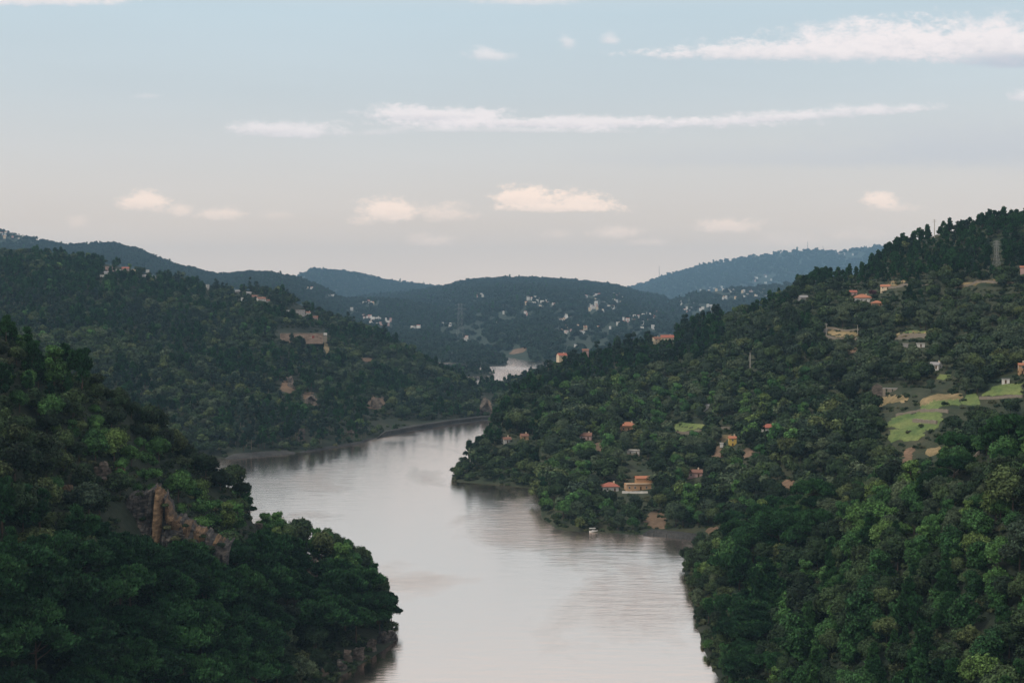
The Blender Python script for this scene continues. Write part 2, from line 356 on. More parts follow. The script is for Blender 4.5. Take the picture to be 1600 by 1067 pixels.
def hill_z(h, px, D):
    z1 = np.interp(px, h['px'], h['z1'], left=-9, right=-9)
    D0 = np.interp(px, h['px'], h['D0'])
    D1 = np.interp(px, h['px'], h['D1'])
    D2 = np.interp(px, h['px'], h['D2'])
    X = (px - 800) / F * D
    L = h['lam']
    t = (D - D0) / np.maximum(D1 - D0, 1)
    zf = z1 * np.where(t > 0, np.clip(t, 0, 1) ** 0.92, 0)
    env = np.clip(4 * t * (1 - t), 0, 1) * np.clip(z1 / 25, 0, 1)
    n = fbm(X / L + 3.1, D / (L * 1.5), 5, 4, 0.5)
    rid = 1 - 2 * np.abs(fbm(X / (L * 1.3) + D / (L * 5), D / (L * 4.5) + 9.0, 17, 3, 0.5)) * 1.6
    zf = zf + env * h['amp'] * (n * 0.8 + rid * 0.75 - 0.2)
    s = (D - D1) / np.maximum(D2 - D1, 1)
    zb = z1 + (-6 - z1) * np.clip(s, 0, 1) + h['amp'] * 0.5 * np.clip(4 * s * (1 - s), 0, 1) * n * np.clip(z1 / 25, 0, 1)
    z = np.where(t < 0, np.maximum(-(D0 - D) * 0.4, -9), np.where(D <= D1, zf, zb))
    if h['mat'] == 'soilR':       # hand-built terraces, worn soft
        reg = sstep((px - 940) / 90) * sstep((D - 860) / 80) * sstep((1330 - D) / 60)
        st = 3.6
        q = z / st
        zq = st * (np.floor(q) + sstep((q - np.floor(q) - 0.62) / 0.38))
        z = z + (zq - z) * reg * 0.85
    return np.maximum(z, -9)

def ground(px, D):
    z = np.full(np.broadcast(px, D).shape, -9.0)
    for h in HILLS.values():
        z = np.maximum(z, hill_z(h, px, D))
    return z

def terrain_at(x, y):
    x, y = np.atleast_1d(np.asarray(x, float)), np.atleast_1d(np.asarray(y, float))
    return ground(800 + F * x / y, y)

def proj(x, y, z):
    return 800 + F * x / y, HOR + F * (CAM_H - z) / y

DG = np.concatenate([np.arange(200, 2300, 2.0), np.arange(2300, 17300, 14.0)])
def hit(px, py, dmin=200):
    """where the line of sight through a picture point first meets the ground"""
    z = ground(np.full(DG.shape, float(px)), DG)
    rowy = HOR + F * (CAM_H - z) / DG
    ok = np.where((rowy <= py) & (DG >= dmin) & (z > -1))[0]
    if len(ok) == 0:
        i = len(DG) - 1
    else:
        i = ok[0]
    D = DG[i]
    return (px - 800) / F * D, D, float(z[i])

# ------------------------------------------------------------------ object helpers
def mesh_obj(name, verts, faces, m=None, parent=None, smooth=False, mats=None, fmat=None):
    me = bpy.data.meshes.new(name)
    me.from_pydata([tuple(v) for v in verts] if not isinstance(verts, list) else verts, [], faces)
    for mm in (mats or [m]):
        me.materials.append(mm)
    if fmat is not None:
        me.polygons.foreach_set('material_index', fmat)
    if smooth:
        me.polygons.foreach_set('use_smooth', [True] * len(me.polygons))
    me.update()
    o = bpy.data.objects.new(name, me)
    col.objects.link(o)
    if parent is not None:
        o.parent = parent
    return o

def np_mesh(name, verts, quads, m, tint=None, smooth=False, tris=None):
    me = bpy.data.meshes.new(name)
    nv = len(verts)
    nq = len(quads)
    nt = 0 if tris is None else len(tris)
    me.vertices.add(nv)
    me.vertices.foreach_set('co', np.asarray(verts, np.float32).ravel())
    me.loops.add(nq * 4 + nt * 3)
    li = np.asarray(quads, np.int32).ravel()
    ls = np.arange(nq) * 4
    if nt:
        li = np.concatenate([li, np.asarray(tris, np.int32).ravel()])
        ls = np.concatenate([ls, nq * 4 + np.arange(nt) * 3])
    me.loops.foreach_set('vertex_index', li.astype(np.int32))
    me.polygons.add(nq + nt)
    me.polygons.foreach_set('loop_start', ls.astype(np.int32))
    if smooth:
        me.polygons.foreach_set('use_smooth', np.ones(nq + nt, bool))
    me.materials.append(m)
    if tint is not None:
        a = me.attributes.new('tint', 'FLOAT', 'POINT')
        a.data.foreach_set('value', np.asarray(tint, np.float32))
    me.update(calc_edges=True)
    me.validate()
    return me

def tag(o, label=None, cat=None, group=None, kind=None):
    if label: o['label'] = label
    if cat: o['category'] = cat
    if group: o['group'] = group
    if kind: o['kind'] = kind
    return o

def empty(name, loc, rz=0.0, scale=None):
    o = bpy.data.objects.new(name, None)
    o.empty_display_size = 1.0
    col.objects.link(o)
    o.location = loc
    o.rotation_euler = (0, 0, rz)
    if scale: o.scale = scale
    return o

class MB:
    def __init__(s):
        s.v, s.f = [], []
    def box(s, x0, x1, y0, y1, z0, z1):
        b = len(s.v)
        s.v += [(x0, y0, z0), (x1, y0, z0), (x1, y1, z0), (x0, y1, z0), (x0, y0, z1), (x1, y0, z1), (x1, y1, z1), (x0, y1, z1)]
        s.f += [tuple(b + i for i in q) for q in ((3, 2, 1, 0), (4, 5, 6, 7), (0, 1, 5, 4), (1, 2, 6, 5), (2, 3, 7, 6), (3, 0, 4, 7))]
        return s
    def tube(s, pts, rad, n=6):
        b = len(s.v)
        pts = [Vector(p) for p in pts]
        for i, p in enumerate(pts):
            d = (pts[min(i + 1, len(pts) - 1)] - pts[max(i - 1, 0)]).normalized()
            a = d.cross(Vector((0.31, 0.93, 0.17))).normalized()
            c = d.cross(a)
            for k in range(n):
                an = 2 * math.pi * k / n
                q = p + (a * math.cos(an) + c * math.sin(an)) * rad[i]
                s.v.append(tuple(q))
        for i in range(len(pts) - 1):
            for k in range(n):
                k2 = (k + 1) % n
                s.f.append((b + i * n + k, b + i * n + k2, b + (i + 1) * n + k2, b + (i + 1) * n + k))
        s.f.append(tuple(b + (len(pts) - 1) * n + k for k in range(n)))
        return s
    def poly(s, vs, fs):
        b = len(s.v)
        s.v += vs
        s.f += [tuple(b + i for i in f) for f in fs]
        return s
    def build(s, name, m, parent=None, smooth=False):
        return mesh_obj(name, s.v, s.f, m, parent, smooth)

# ------------------------------------------------------------------ ground, water
gb = MB()
gb.poly([(-11800, -900, -10), (11800, -900, -10), (11800, 17800, -10), (-11800, 17800, -10)], [(0, 1, 2, 3)])
tag(gb.build('riverbed_ground', M['soil']), kind='structure')

def water_mat():
    m, t, b = mat('river_water')
    g = t.new('ShaderNodeNewGeometry')
    P = g.outputs['Position']
    mp = t.new('ShaderNodeMapping', {0: P, 'Rotation': (0, 0, 0.25), 'Scale': (0.35, 1.0, 1.0)})
    n1 = t.new('ShaderNodeTexNoise', {'Vector': mp.outputs[0], 'Scale': 0.9, 'Detail': 4.0, 'Roughness': 0.6})
    n2 = t.new('ShaderNodeTexNoise', {'Vector': mp.outputs[0], 'Scale': 0.16, 'Detail': 4.0, 'Roughness': 0.6})
    mp2 = t.new('ShaderNodeMapping', {0: P, 'Rotation': (0, 0, -0.35), 'Scale': (0.010, 0.0042, 1.0)})
    pat = t.new('ShaderNodeTexNoise', {'Vector': mp2.outputs[0], 'Scale': 1.0, 'Detail': 5.0, 'Roughness': 0.55, 'Distortion': 0.6})
    # cat's paws: patches where the breeze roughens the surface
    wind = t.new('ShaderNodeMapRange', {0: pat.outputs[0], 1: 0.50, 2: 0.66, 3: 0.0, 4: 1.0}, clamp=True).outputs[0]
    hgt = t.math('ADD', t.math('MULTIPLY', n1.outputs[0], 0.30), t.math('MULTIPLY', n2.outputs[0], 1.5))
    bp = t.new('ShaderNodeBump', {'Height': hgt, 'Strength': t.math('MULTIPLY_ADD', wind, 0.55, 0.24), 'Distance': 0.40})
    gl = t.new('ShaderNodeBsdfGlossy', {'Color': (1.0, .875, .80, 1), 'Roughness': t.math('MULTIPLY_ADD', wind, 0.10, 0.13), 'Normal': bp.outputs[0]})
    df = t.new('ShaderNodeBsdfDiffuse', {'Color': (.10, .10, .09, 1), 'Normal': bp.outputs[0]})
    fr = t.new('ShaderNodeFresnel', {'IOR': 1.6, 'Normal': bp.outputs[0]})
    fac = t.math('MULTIPLY_ADD', fr.outputs[0], 0.40, 0.95, clamp=True)
    fac = t.math('MULTIPLY', fac, t.math('MULTIPLY_ADD', wind, -0.22, 1.0), clamp=True)
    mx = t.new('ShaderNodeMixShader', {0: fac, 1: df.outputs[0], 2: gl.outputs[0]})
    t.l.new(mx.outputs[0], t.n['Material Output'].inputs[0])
    return m
wb = MB()
wb.poly([(-2600, -850, 0), (2600, -850, 0), (2600, 4300, 0), (-2600, 4300, 0)], [(0, 1, 2, 3)])
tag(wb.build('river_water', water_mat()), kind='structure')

for hn, h in HILLS.items():
    p0, p1 = h['px'][0] , h['px'][-1]
    step = 4.0 if not h['far'] else 7.0
    if p1 - p0 < 500: step = 3.0
    cols = np.arange(p0, p1 + step, step)
    cols = np.unique(np.concatenate([cols, h['px']]))
    if cols[0] < -100 or cols[-1] > 1700:     # coarser outside the picture
        keep = [c for i, c in enumerate(cols) if (-60 <= c <= 1660) or i % 5 == 0 or i == len(cols) - 1]
        cols = np.array(keep)
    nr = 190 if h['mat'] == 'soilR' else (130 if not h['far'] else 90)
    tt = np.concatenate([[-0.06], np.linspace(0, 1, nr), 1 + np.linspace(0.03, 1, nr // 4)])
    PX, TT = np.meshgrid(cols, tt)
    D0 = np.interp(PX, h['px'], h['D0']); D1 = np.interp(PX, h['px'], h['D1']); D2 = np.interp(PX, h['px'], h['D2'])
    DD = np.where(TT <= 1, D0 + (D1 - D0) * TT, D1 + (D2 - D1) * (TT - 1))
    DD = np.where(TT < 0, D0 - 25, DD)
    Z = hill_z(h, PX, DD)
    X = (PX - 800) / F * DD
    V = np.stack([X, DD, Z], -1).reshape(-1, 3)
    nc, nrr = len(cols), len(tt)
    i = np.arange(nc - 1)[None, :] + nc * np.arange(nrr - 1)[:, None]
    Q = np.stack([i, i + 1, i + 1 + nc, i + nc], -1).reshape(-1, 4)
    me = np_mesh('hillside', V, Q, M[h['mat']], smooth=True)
    o = bpy.data.objects.new('hillside', me)
    col.objects.link(o)
    tag(o, kind='structure')

# ------------------------------------------------------------------ tree models
def ico(sub):
    import bmesh
    bm = bmesh.new()
    bmesh.ops.create_icosphere(bm, subdivisions=sub, radius=1.0)
    v = np.array([x.co[:] for x in bm.verts])
    f = np.array([[q.index for q in p.verts] for p in bm.faces])
    bm.free()
    return v, f
ICO1, ICO1F = ico(1)
ICO2, ICO2F = ico(2)

def unit(v):
    return v / np.maximum(np.linalg.norm(v, axis=-1, keepdims=True), 1e-6)

def make_crown(name, kind, seed, nleaf, leaf, m, core=True, lod=2):
    """a crown: lobes of foliage, each a dark lumpy core under hundreds of small leaf clumps"""
    r = np.random.default_rng(seed)
    L, RR = [], []
    if kind == 'round':
        R0, H0, zc = 4.2 * r.uniform(.9, 1.12), 3.2 * r.uniform(.85, 1.35), 5.0
        n = int(r.integers(11, 22))
        ax, ay = r.uniform(.78, 1.2), r.uniform(.78, 1.2)
        ox, oy = r.uniform(-.9, .9, 2)
        for i in range(n):
            d = unit(r.normal(size=3)); d[2] = abs(d[2]) * 1.0 - 0.22
            k = r.uniform(.35, .90)
            L.append([d[0] * R0 * k * ax + ox * max(0, d[2]), d[1] * R0 * k * ay + oy * max(0, d[2]), zc + d[2] * H0 * k]); RR.append(r.uniform(.8, 1.15) if r.random() < .4 else r.uniform(1.2, 2.1))
        L.append([0, 0, zc]); RR.append(2.3)
    elif kind == 'tallround':
        for i in range(22):
            zz = r.uniform(2.2, 10.0)
            rad = 2.9 * math.sin(math.pi * min(1, (zz - 0.6) / 10.6)) ** 0.6
            a = r.uniform(0, 6.283)
            k = r.uniform(.35, .8)
            L.append([math.cos(a) * rad * k, math.sin(a) * rad * k, zz]); RR.append(r.uniform(.9, 1.6))
    elif kind == 'bushy':
        for i in range(14):
            a = r.uniform(0, 6.283); k = r.uniform(0, 2.6)
            L.append([math.cos(a) * k, math.sin(a) * k, r.uniform(.4, 2.0) * (1 - k / 5)]); RR.append(r.uniform(.7, 1.3))
    elif kind == 'umbrella':
        for i in range(30):
            a = r.uniform(0, 6.283); k = 5.0 * math.sqrt(r.uniform(0, 1))
            L.append([math.cos(a) * k, math.sin(a) * k, 9.6 - 0.075 * k * k + r.uniform(-.35, .45)]); RR.append(r.uniform(1.0, 1.6))
    elif kind == 'pine':
        for i in range(26):
            zz = 4.6 + 7.9 * r.uniform(0, 1) ** 0.8
            rad = 3.2 * (1.08 - (zz - 5) / 9.5)
            a = r.uniform(0, 6.283); k = r.uniform(.3, .95)
            L.append([math.cos(a) * rad * k, math.sin(a) * rad * k, zz]); RR.append(r.uniform(.5, 1.15))
    elif kind == 'conic':
        for i in range(24):
            zz = 1.5 + 9.5 * (i / 23.0)
            rad = 2.9 * (1.0 - ((zz - 1.0) / 12.0)) ** 0.8
            a = i * 2.4 + r.uniform(-.4, .4); k = r.uniform(.4, .85)
            L.append([math.cos(a) * rad * k, math.sin(a) * rad * k, zz]); RR.append(max(.55, 1.35 * (1.1 - zz / 14)))
    elif kind == 'euc':
        for i in range(15):
            zz = 5.0 + 12.0 * r.uniform(0, 1)
            a = r.uniform(0, 6.283); k = r.uniform(.2, 2.3) * (1.15 - abs(zz - 11) / 9)
            L.append([math.cos(a) * k, math.sin(a) * k, zz]); RR.append(r.uniform(.8, 1.45))
    elif kind == 'grove':
        for i in range(16):
            a = r.uniform(0, 6.283); k = r.uniform(0, 5.5)
            L.append([math.cos(a) * k, math.sin(a) * k, r.uniform(1.5, 6.0)]); RR.append(r.uniform(1.2, 2.2))
    L, RR = np.array(L), np.array(RR)
    L0 = L.copy()
    if lod == 2 and kind != 'grove':       # smaller tufts breaking up every lobe
        tl, tr_ = [], []
        for j in range(len(L)):
            for q in range(4 if kind != 'bushy' else 2):
                d = unit(r.normal(size=3)); d[2] = abs(d[2]) if r.random() < .8 else d[2]
                tl.append(L[j] + d * RR[j] * r.uniform(.78, 1.05) * np.array([1, 1, .85])); tr_.append(RR[j] * r.uniform(.28, .48))
        L = np.concatenate([L, np.array(tl)]); RR = np.concatenate([RR, np.array(tr_)])
    flat = 0.62 if kind in ('umbrella',) else (0.85 if kind in ('pine', 'euc') else 0.9)
    # leaf clumps
    p = RR ** 2; p = p / p.sum()
    ch = r.choice(len(L), size=int(nleaf * 1.7), p=p)
    d = unit(r.normal(size=(len(ch), 3)))
    d[:, 2] = np.where((d[:, 2] < -0.25) & (r.random(len(ch)) < .75), -d[:, 2], d[:, 2])
    rad = RR[ch] * r.uniform(.74, 1.26, len(ch)) * (1 + 0.22 * np.sin(d[:, 0] * 7 + ch) * np.cos(d[:, 1] * 6 + ch * 2))
    P = L[ch] + d * rad[:, None] * np.array([1, 1, flat])
    inside = np.zeros(len(P), bool)
    for j in range(len(L)):
        q = (P - L[j]) / np.array([1, 1, flat])
        inside |= (np.linalg.norm(q, axis=1) < RR[j] * .78) & (ch != j)
    P, d, ch = P[~inside][:nleaf], d[~inside][:nleaf], ch[~inside][:nleaf]
    n = len(P)
    nor = unit(d + r.normal(size=(n, 3)) * .45 + np.array([0, 0, .35]))
    tan = unit(np.cross(nor, r.normal(size=(n, 3))))
    asp = 1.0
    if kind in ('pine', 'umbrella', 'conic'):
        tan = unit(d * .8 + np.array([0, 0, .7]) + r.normal(size=(n, 3)) * .35)
        nor = unit(np.cross(tan, r.normal(size=(n, 3))))
        asp = 1.5
    bit = np.cross(nor, tan)
    sz = leaf * r.uniform(.6, 1.35, n)[:, None]
    a = P + tan * sz * asp
    b_ = P + bit * sz * .62 + nor * sz * .12
    c_ = P - tan * sz * asp * .8
    e = P - bit * sz * .62 + nor * sz * .12
    V = np.stack([a, b_, c_, e], 1).reshape(-1, 3)
    Q = np.arange(n * 4).reshape(-1, 4)
    lt = r.uniform(.12, .95, len(L))
    T = np.repeat(np.clip(lt[ch] + r.normal(size=n) * .26, 0, 1.2), 4)
    TR = None
    if core:
        iv, if_ = (ICO1, ICO1F)
        vs, fs, k = [V], [], len(V)
        ts = [T]
        for j in range(len(L)):
            q = iv * (1 + .12 * np.sin(iv[:, :1] * 9 + j) * np.cos(iv[:, 1:2] * 8)) * RR[j] * .76 * np.array([1, 1, flat]) + L[j]
            vs.append(q); fs.append(if_ + k); k += len(q)
            ts.append(np.full(len(q), lt[j]))
        V = np.concatenate(vs); TR = np.concatenate(fs); T = np.concatenate(ts)
    return np_mesh(name, V, Q, m, T, tris=TR), L0, RR

def make_trunk(name, kind, seed, L, m):
    r = random.Random(seed)
    mb = MB()
    zt = {'round': 4.6, 'tallround': 8.5, 'bushy': 1.2, 'umbrella': 8.6, 'pine': 11.0, 'conic': 10.5, 'euc': 15.5}.get(kind, 5)
    r0 = {'bushy': .10, 'round': .26, 'umbrella': .30, 'euc': .24}.get(kind, .24)
    pts, rad = [], []
    bx, by = r.uniform(-.5, .5), r.uniform(-.5, .5)
    for k in range(6):
        t = k / 5
        pts.append((bx * math.sin(t * 2.4), by * math.sin(t * 3.0), -1.6 + t * (zt + 1.6)))
        rad.append(r0 * (1.15 - .85 * t))
    mb.tube(pts, rad, 6)
    idx = sorted(range(len(L)), key=lambda i: r.random())[:7 if kind != 'bushy' else 4]
    for i in idx:
        lz = L[i][2]
        z0 = max(.3, min(zt * .8, lz - r.uniform(1.0, 2.4)))
        t = (z0 + 1.6) / (zt + 1.6)
        s = Vector((bx * math.sin(t * 2.4), by * math.sin(t * 3.0), z0))
        e = Vector(L[i])
        mid = (s + e) / 2 + Vector((0, 0, -.25))
        mb.tube([s, mid, e], [r0 * .42, r0 * .28, r0 * .12], 4)
    me = bpy.data.meshes.new(name)
    me.from_pydata(mb.v, [], mb.f)
    me.materials.append(m)
    me.update()
    return me

# kind -> (material, bark, list of crown shapes, leaf size, natural height, word)
KINDS = {
    'broadleaf_tree': ('leaf', 'bark', ['round'] * 5, .30, 8.6),
    'olive_tree': ('olive', 'bark', ['round'] * 2, .26, 8.6),
    'bright_tree': ('bright', 'bark', ['round', 'tallround'], .27, 9.0),
    'umbrella_pine': ('pine', 'bark', ['umbrella'] * 2, .27, 11.2),
    'maritime_pine': ('pine', 'bark', ['pine'] * 3, .30, 13.2),
    'young_pine': ('young', 'bark', ['conic', 'tallround'], .30, 11.5),
    'eucalyptus_tree': ('euc', 'palebark', ['euc'] * 3, .32, 17.5),
    'shrub': ('under', 'bark', ['bushy'] * 2, .24, 3.0),
    'bright_shrub': ('bright', 'bark', ['bushy'] * 2, .24, 3.0),
}
PROTO = {}       # near models: (crown mesh, trunk mesh)
FARP = {}        # lighter models for the woods further off
def combine(name, cme, tme, m1, m2):
    """crown and trunk in one mesh, for the mass of the woods"""
    import bmesh
    bm = bmesh.new()
    bm.from_mesh(cme)
    k = len(bm.faces)
    if tme is not None:
        bm.from_mesh(tme)
    bm.faces.ensure_lookup_table()
    for i in range(k, len(bm.faces)):
        bm.faces[i].material_index = 1
    me = bpy.data.meshes.new(name)
    bm.to_mesh(me)
    bm.free()
    me.materials.append(m1); me.materials.append(m2)
    return me
for kn, (mt, bk, shapes, lf, hh) in KINDS.items():
    PROTO[kn], FARP[kn] = [], []
    for i, shp in enumerate(shapes):
        sd = 100 + 17 * i + 31 * len(kn) + ord(kn[0])
        nl = {'umbrella': 7500, 'bushy': 1500, 'pine': 4200, 'conic': 6000, 'euc': 4200}.get(shp, 5600)
        cm, L, RR = make_crown(kn + '_crown', shp, sd, nl, lf, M[mt])
        tm = make_trunk(kn + '_trunk', shp, sd, L, M[bk])
        PROTO[kn].append((cm, tm))
        nl2 = {'umbrella': 900, 'bushy': 200, 'pine': 620, 'euc': 650}.get(shp, 760)
        cf, L, RR = make_crown(kn + '_far', shp, sd + 5, nl2, lf * 2.35, M[mt], lod=1)
        FARP[kn].append(combine(kn + '_wood', cf, tm if shp in ('pine', 'umbrella', 'euc') else None, M[mt], M[bk]))
FARP['grove'] = []
for i in range(4):
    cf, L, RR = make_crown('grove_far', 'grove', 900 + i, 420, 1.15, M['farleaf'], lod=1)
    FARP['grove'].append(cf)

# ------------------------------------------------------------------ houses and open patches: measured in the photograph, kept free of trees
# (x, y of the wall's foot, width px, storeys, depth ratio, turn deg, roof, wall mat, roof mat, label)
HOUSES = [
 (1350, 479, 30, 2, .9, 14, 'hip', 'white', 'tile', 'large two storey white villa with orange hipped roof high on the right hill', True),
 (1372, 480, 17, 1, .9, 14, 'hip', 'ochre', 'tile', 'low orange roofed wing standing right of the two storey white villa', False),
 (1333, 462, 14, 1, .8, 10, 'gable', 'pinkw', 'redtile', 'small pink shed behind the round tree left of the white villa', False),
 (1385, 453, 16, 1, .7, -8, 'gable', 'cream', 'tile', 'low tan outbuilding above the purple plum tree', False),
 (1256, 470, 15, 1, .9, 25, 'gable', 'greyw', 'slate', 'pale grey gabled house at the foot of the ridge pines', False),
 (1026, 538, 13, 2, 1., 28, 'gable', 'cream', 'browntile', 'tall cream house end lit at the crest left of its long brown roof', True),
 (1043, 533, 22, 1, .7, 8, 'gable', 'cream', 'redtile', 'long cream house with reddish roof on the crest between dark trees', True),
 (878, 560, 15, 1, .9, 20, 'gable', 'cream', 'redtile', 'white walled house with dark red roof low on the crest above the far river', True),
 (915, 552, 11, 1, .8, 0, 'gable', 'pinkw', 'browntile', 'pink house with brown roof half sunk in trees on the crest', False),
 (982, 674, 26, 1, .8, 6, 'hip', 'ochre', 'tile', 'single storey house with broad orange hipped roof amid green gardens', True),
 (1203, 676, 24, 1, .8, -10, 'hip', 'white', 'redtile', 'small house with bright red orange roof deep in the right wood', True),
 (1145, 698, 13, 2, .9, 8, 'gable', 'yellow', 'tile', 'little bright yellow house above the pink earth slope', True),
 (1128, 699, 6, 1, .8, 0, 'flat', 'white', 'concrete', 'tiny white hut left of the little yellow house', False),
 (791, 693, 14, 1, .9, 22, 'gable', 'white', 'browntile', 'small pale house nearest the dark headland slope', True),
 (819, 688, 13, 1, .9, 12, 'gable', 'ochre', 'browntile', 'small tan house right of the small pale house', True),
 (915, 688, 22, 1, .7, -6, 'gable', 'pinkw', 'browntile', 'long brown roofed cottage above the olive gardens', True),
 (954, 769, 26, 1, .8, 10, 'hip', 'white', 'redtile', 'low boathouse with salmon red hipped roof near the river bank', True),
 (1000, 766, 50, 2, .45, 12, 'terrace', 'ochre', 'tile', 'wide orange villa with stepped upper terrace above the river bank', True),
 (1086, 746, 26, 1, .6, 4, 'gable', 'pinkw', 'browntile', 'faded pink barn with low brown roof right of the wide orange villa', True),
 (990, 711, 21, 1, .6, 0, 'flat', 'white', 'concrete', 'flat white canopy shed between the two orange roofed houses', False),
 (1440, 543, 13, 1, 1., 6, 'flat', 'white', 'concrete', 'plain white box hut below the straw coloured terrace', False),
 (1416, 545, 9, 1, 1., 0, 'flat', 'greyw', 'concrete', 'grey box hut left of the plain white box hut', False),
 (1464, 579, 18, 1, .8, -28, 'gable', 'white', 'slate', 'bright white cottage alone among trees above the green meadows', True),
 (1598, 586, 11, 2, .9, 14, 'gable', 'ochre', 'tile', 'ochre house cut by the right edge of the view', True),
 (1573, 600, 13, 1, .6, 0, 'flat', 'white', 'slate', 'pale greenhouse shed right of the upper green meadow', False),
 (1599, 432, 8, 2, .9, 0, 'gable', 'pinkw', 'tile', 'pink house at the right edge below the ridge wood', False),
 (1104, 640, 10, 1, .8, 0, 'gable', 'greyw', 'slate', 'small grey hut above the bright green trees of the gardens', False),
 (1290, 520, 9, 1, .8, 0, 'flat', 'greyw', 'concrete', 'small grey store on the upper terraces below the villa', False),
 (170, 424, 13, 2, .9, 12, 'flat', 'pinkw', 'concrete', 'pinkish two storey house topmost in the left hill hamlet', True),
 (166, 429, 9, 1, .9, 0, 'gable', 'white', 'slate', 'white house just under the pinkish two storey house', False),
 (162, 434, 13, 1, .6, -10, 'flat', 'white', 'concrete', 'low white house at the bottom left of the left hill hamlet', False),
 (184, 424, 9, 1, .8, 0, 'flat', 'white', 'concrete', 'white house with slim chimney in the middle of the left hill hamlet', False),
 (195, 423, 12, 1, .7, 5, 'gable', 'pinkw', 'redtile', 'pink house with reddish roof right of the middle white house', False),
 (208, 424, 8, 1, .8, 0, 'flat', 'cream', 'concrete', 'beige house at the right end of the pink house row', False),
 (230, 427, 6, 2, .9, 0, 'flat', 'white', 'concrete', 'narrow white house standing apart right of the hamlet', False),
 (226, 434, 9, 1, .8, -14, 'gable', 'white', 'slate', 'white house at the lower right of the left hill hamlet', False),
 (240, 435, 10, 1, .7, 0, 'flat', 'greyw', 'concrete', 'grey barn at the right end of the left hill hamlet', False),
 (324, 453, 5, 3, 1., 10, 'flat', 'white', 'concrete', 'lone slim white tower house on the wooded left hill', True),
 (371, 458, 9, 1, .8, 0, 'gable', 'greyw', 'slate', 'pale house at the left end of the crest cluster', False),
 (388, 461, 9, 1, .8, 0, 'gable', 'white', 'slate', 'white house topmost in the crest cluster', False),
 (397, 466, 10, 1, .7, 0, 'gable', 'pinkw', 'browntile', 'dull pink house just below the topmost white crest house', False),
 (378, 471, 4, 2, .9, 0, 'flat', 'white', 'concrete', 'tiny white house lowest on the left of the crest cluster', False),
 (407, 475, 14, 2, .8, 16, 'gable', 'white', 'browntile', 'largest house of the crest cluster with brown roof and white gable', True),
 (418, 473, 7, 1, .8, 0, 'gable', 'greyw', 'browntile', 'small grey house right of the largest crest cluster house', False),
 (451, 488, 8, 1, .9, 0, 'flat', 'white', 'concrete', 'bright white cube house left of the long grey villa', True),
 (466, 492, 20, 2, .6, -8, 'flat', 'greyw', 'browntile', 'long grey villa with brown flat roof on the left hill crest', True),
 (481, 495, 8, 2, .9, -8, 'gable', 'white', 'browntile', 'white gabled house right of the long grey villa', True),
 (492, 499, 10, 1, .8, 0, 'gable', 'pinkw', 'browntile', 'small brownish house furthest right beside the long grey villa', False),
]
# open ground: corner points in picture coordinates (bl, br, tr, tl), material
PATCHES = [
 ('meadow', [(1380, 672), (1468, 678), (1478, 640), (1396, 648)]),
 ('meadow', [(1440, 650), (1508, 636), (1502, 622), (1430, 636)]),
 ('meadow', [(1532, 622), (1600, 620), (1600, 600), (1552, 604)]),
 ('meadow', [(1464, 594), (1482, 594), (1480, 585), (1466, 585)]),
 ('meadow', [(1386, 694), (1440, 692), (1446, 668), (1384, 672)]),
 ('meadow', [(1500, 634), (1534, 630), (1534, 614), (1504, 618)]),
 ('straw', [(1430, 642), (1502, 628), (1502, 612), (1436, 624)]),
 ('straw', [(1366, 636), (1420, 630), (1420, 618), (1366, 622)]),
 ('straw', [(1386, 533), (1460, 527), (1462, 519), (1388, 524)]),
 ('meadow', [(1404, 527), (1456, 523), (1456, 518), (1404, 521)]),
 ('straw', [(1290, 524), (1342, 530), (1342, 517), (1290, 513)]),
 ('earth', [(1320, 556), (1345, 556), (1344, 545), (1322, 545)]),
 ('earth', [(1112, 718), (1130, 714), (1128, 698), (1112, 700)]),
 ('earth', [(1160, 716), (1178, 714), (1176, 700), (1160, 702)]),
 ('straw', [(1124, 692), (1148, 686), (1142, 674), (1126, 680)]),
 ('earth', [(1006, 824), (1046, 828), (1036, 796), (1012, 800)]),
 ('earth', [(1104, 836), (1122, 838), (1120, 822), (1106, 822)]),
 ('straw', [(1446, 716), (1470, 708), (1466, 696), (1444, 702)]),
 ('earth', [(1410, 730), (1432, 726), (1426, 704), (1412, 706)]),
 ('earth', [(926, 706), (944, 706), (942, 692), (928, 692)]),
 ('earth', [(1218, 768), (1238, 768), (1244, 748), (1226, 750)]),
 ('straw', [(1380, 452), (1420, 450), (1420, 443), (1380, 444)]),
 ('straw', [(1490, 452), (1560, 448), (1560, 440), (1490, 444)]),
 ('meadow', [(1044, 672), (1110, 672), (1108, 660), (1046, 661)]),
 ('earth', [(436, 612), (462, 618), (458, 596), (440, 594)]),
 ('earth', [(478, 632), (500, 636), (490, 612), (470, 612)]),
 ('earth', [(570, 640), (606, 644), (600, 618), (576, 618)]),
 ('earth', [(748, 648), (772, 648), (768, 612), (754, 622)]),
 ('earth', [(560, 565), (584, 566), (582, 559), (562, 558)]),
 ('straw', [(506, 548), (516, 560), (514, 536), (504, 534)]),
 ('earth', [(794, 556), (822, 553), (826, 542), (800, 547)]),
]
CLEAR = []          # (cx, cy, rx, ry): windows kept open towards the viewpoint
for (x, y, wd, st, *_r) in HOUSES:
    hh = wd * (.42 if st == 1 else .62)
    CLEAR.append((x, y - hh * .80, wd * .42, hh * .42))
for (mt, q) in PATCHES:
    xs, ys = [p[0] for p in q], [p[1] for p in q]
    CLEAR.append(((min(xs) + max(xs)) / 2, (min(ys) + max(ys)) / 2, (max(xs) - min(xs)) * (.44 if min(xs) > 1370 and min(ys) > 590 else .36), (max(ys) - min(ys)) * (.44 if min(xs) > 1370 and min(ys) > 590 else .32)))
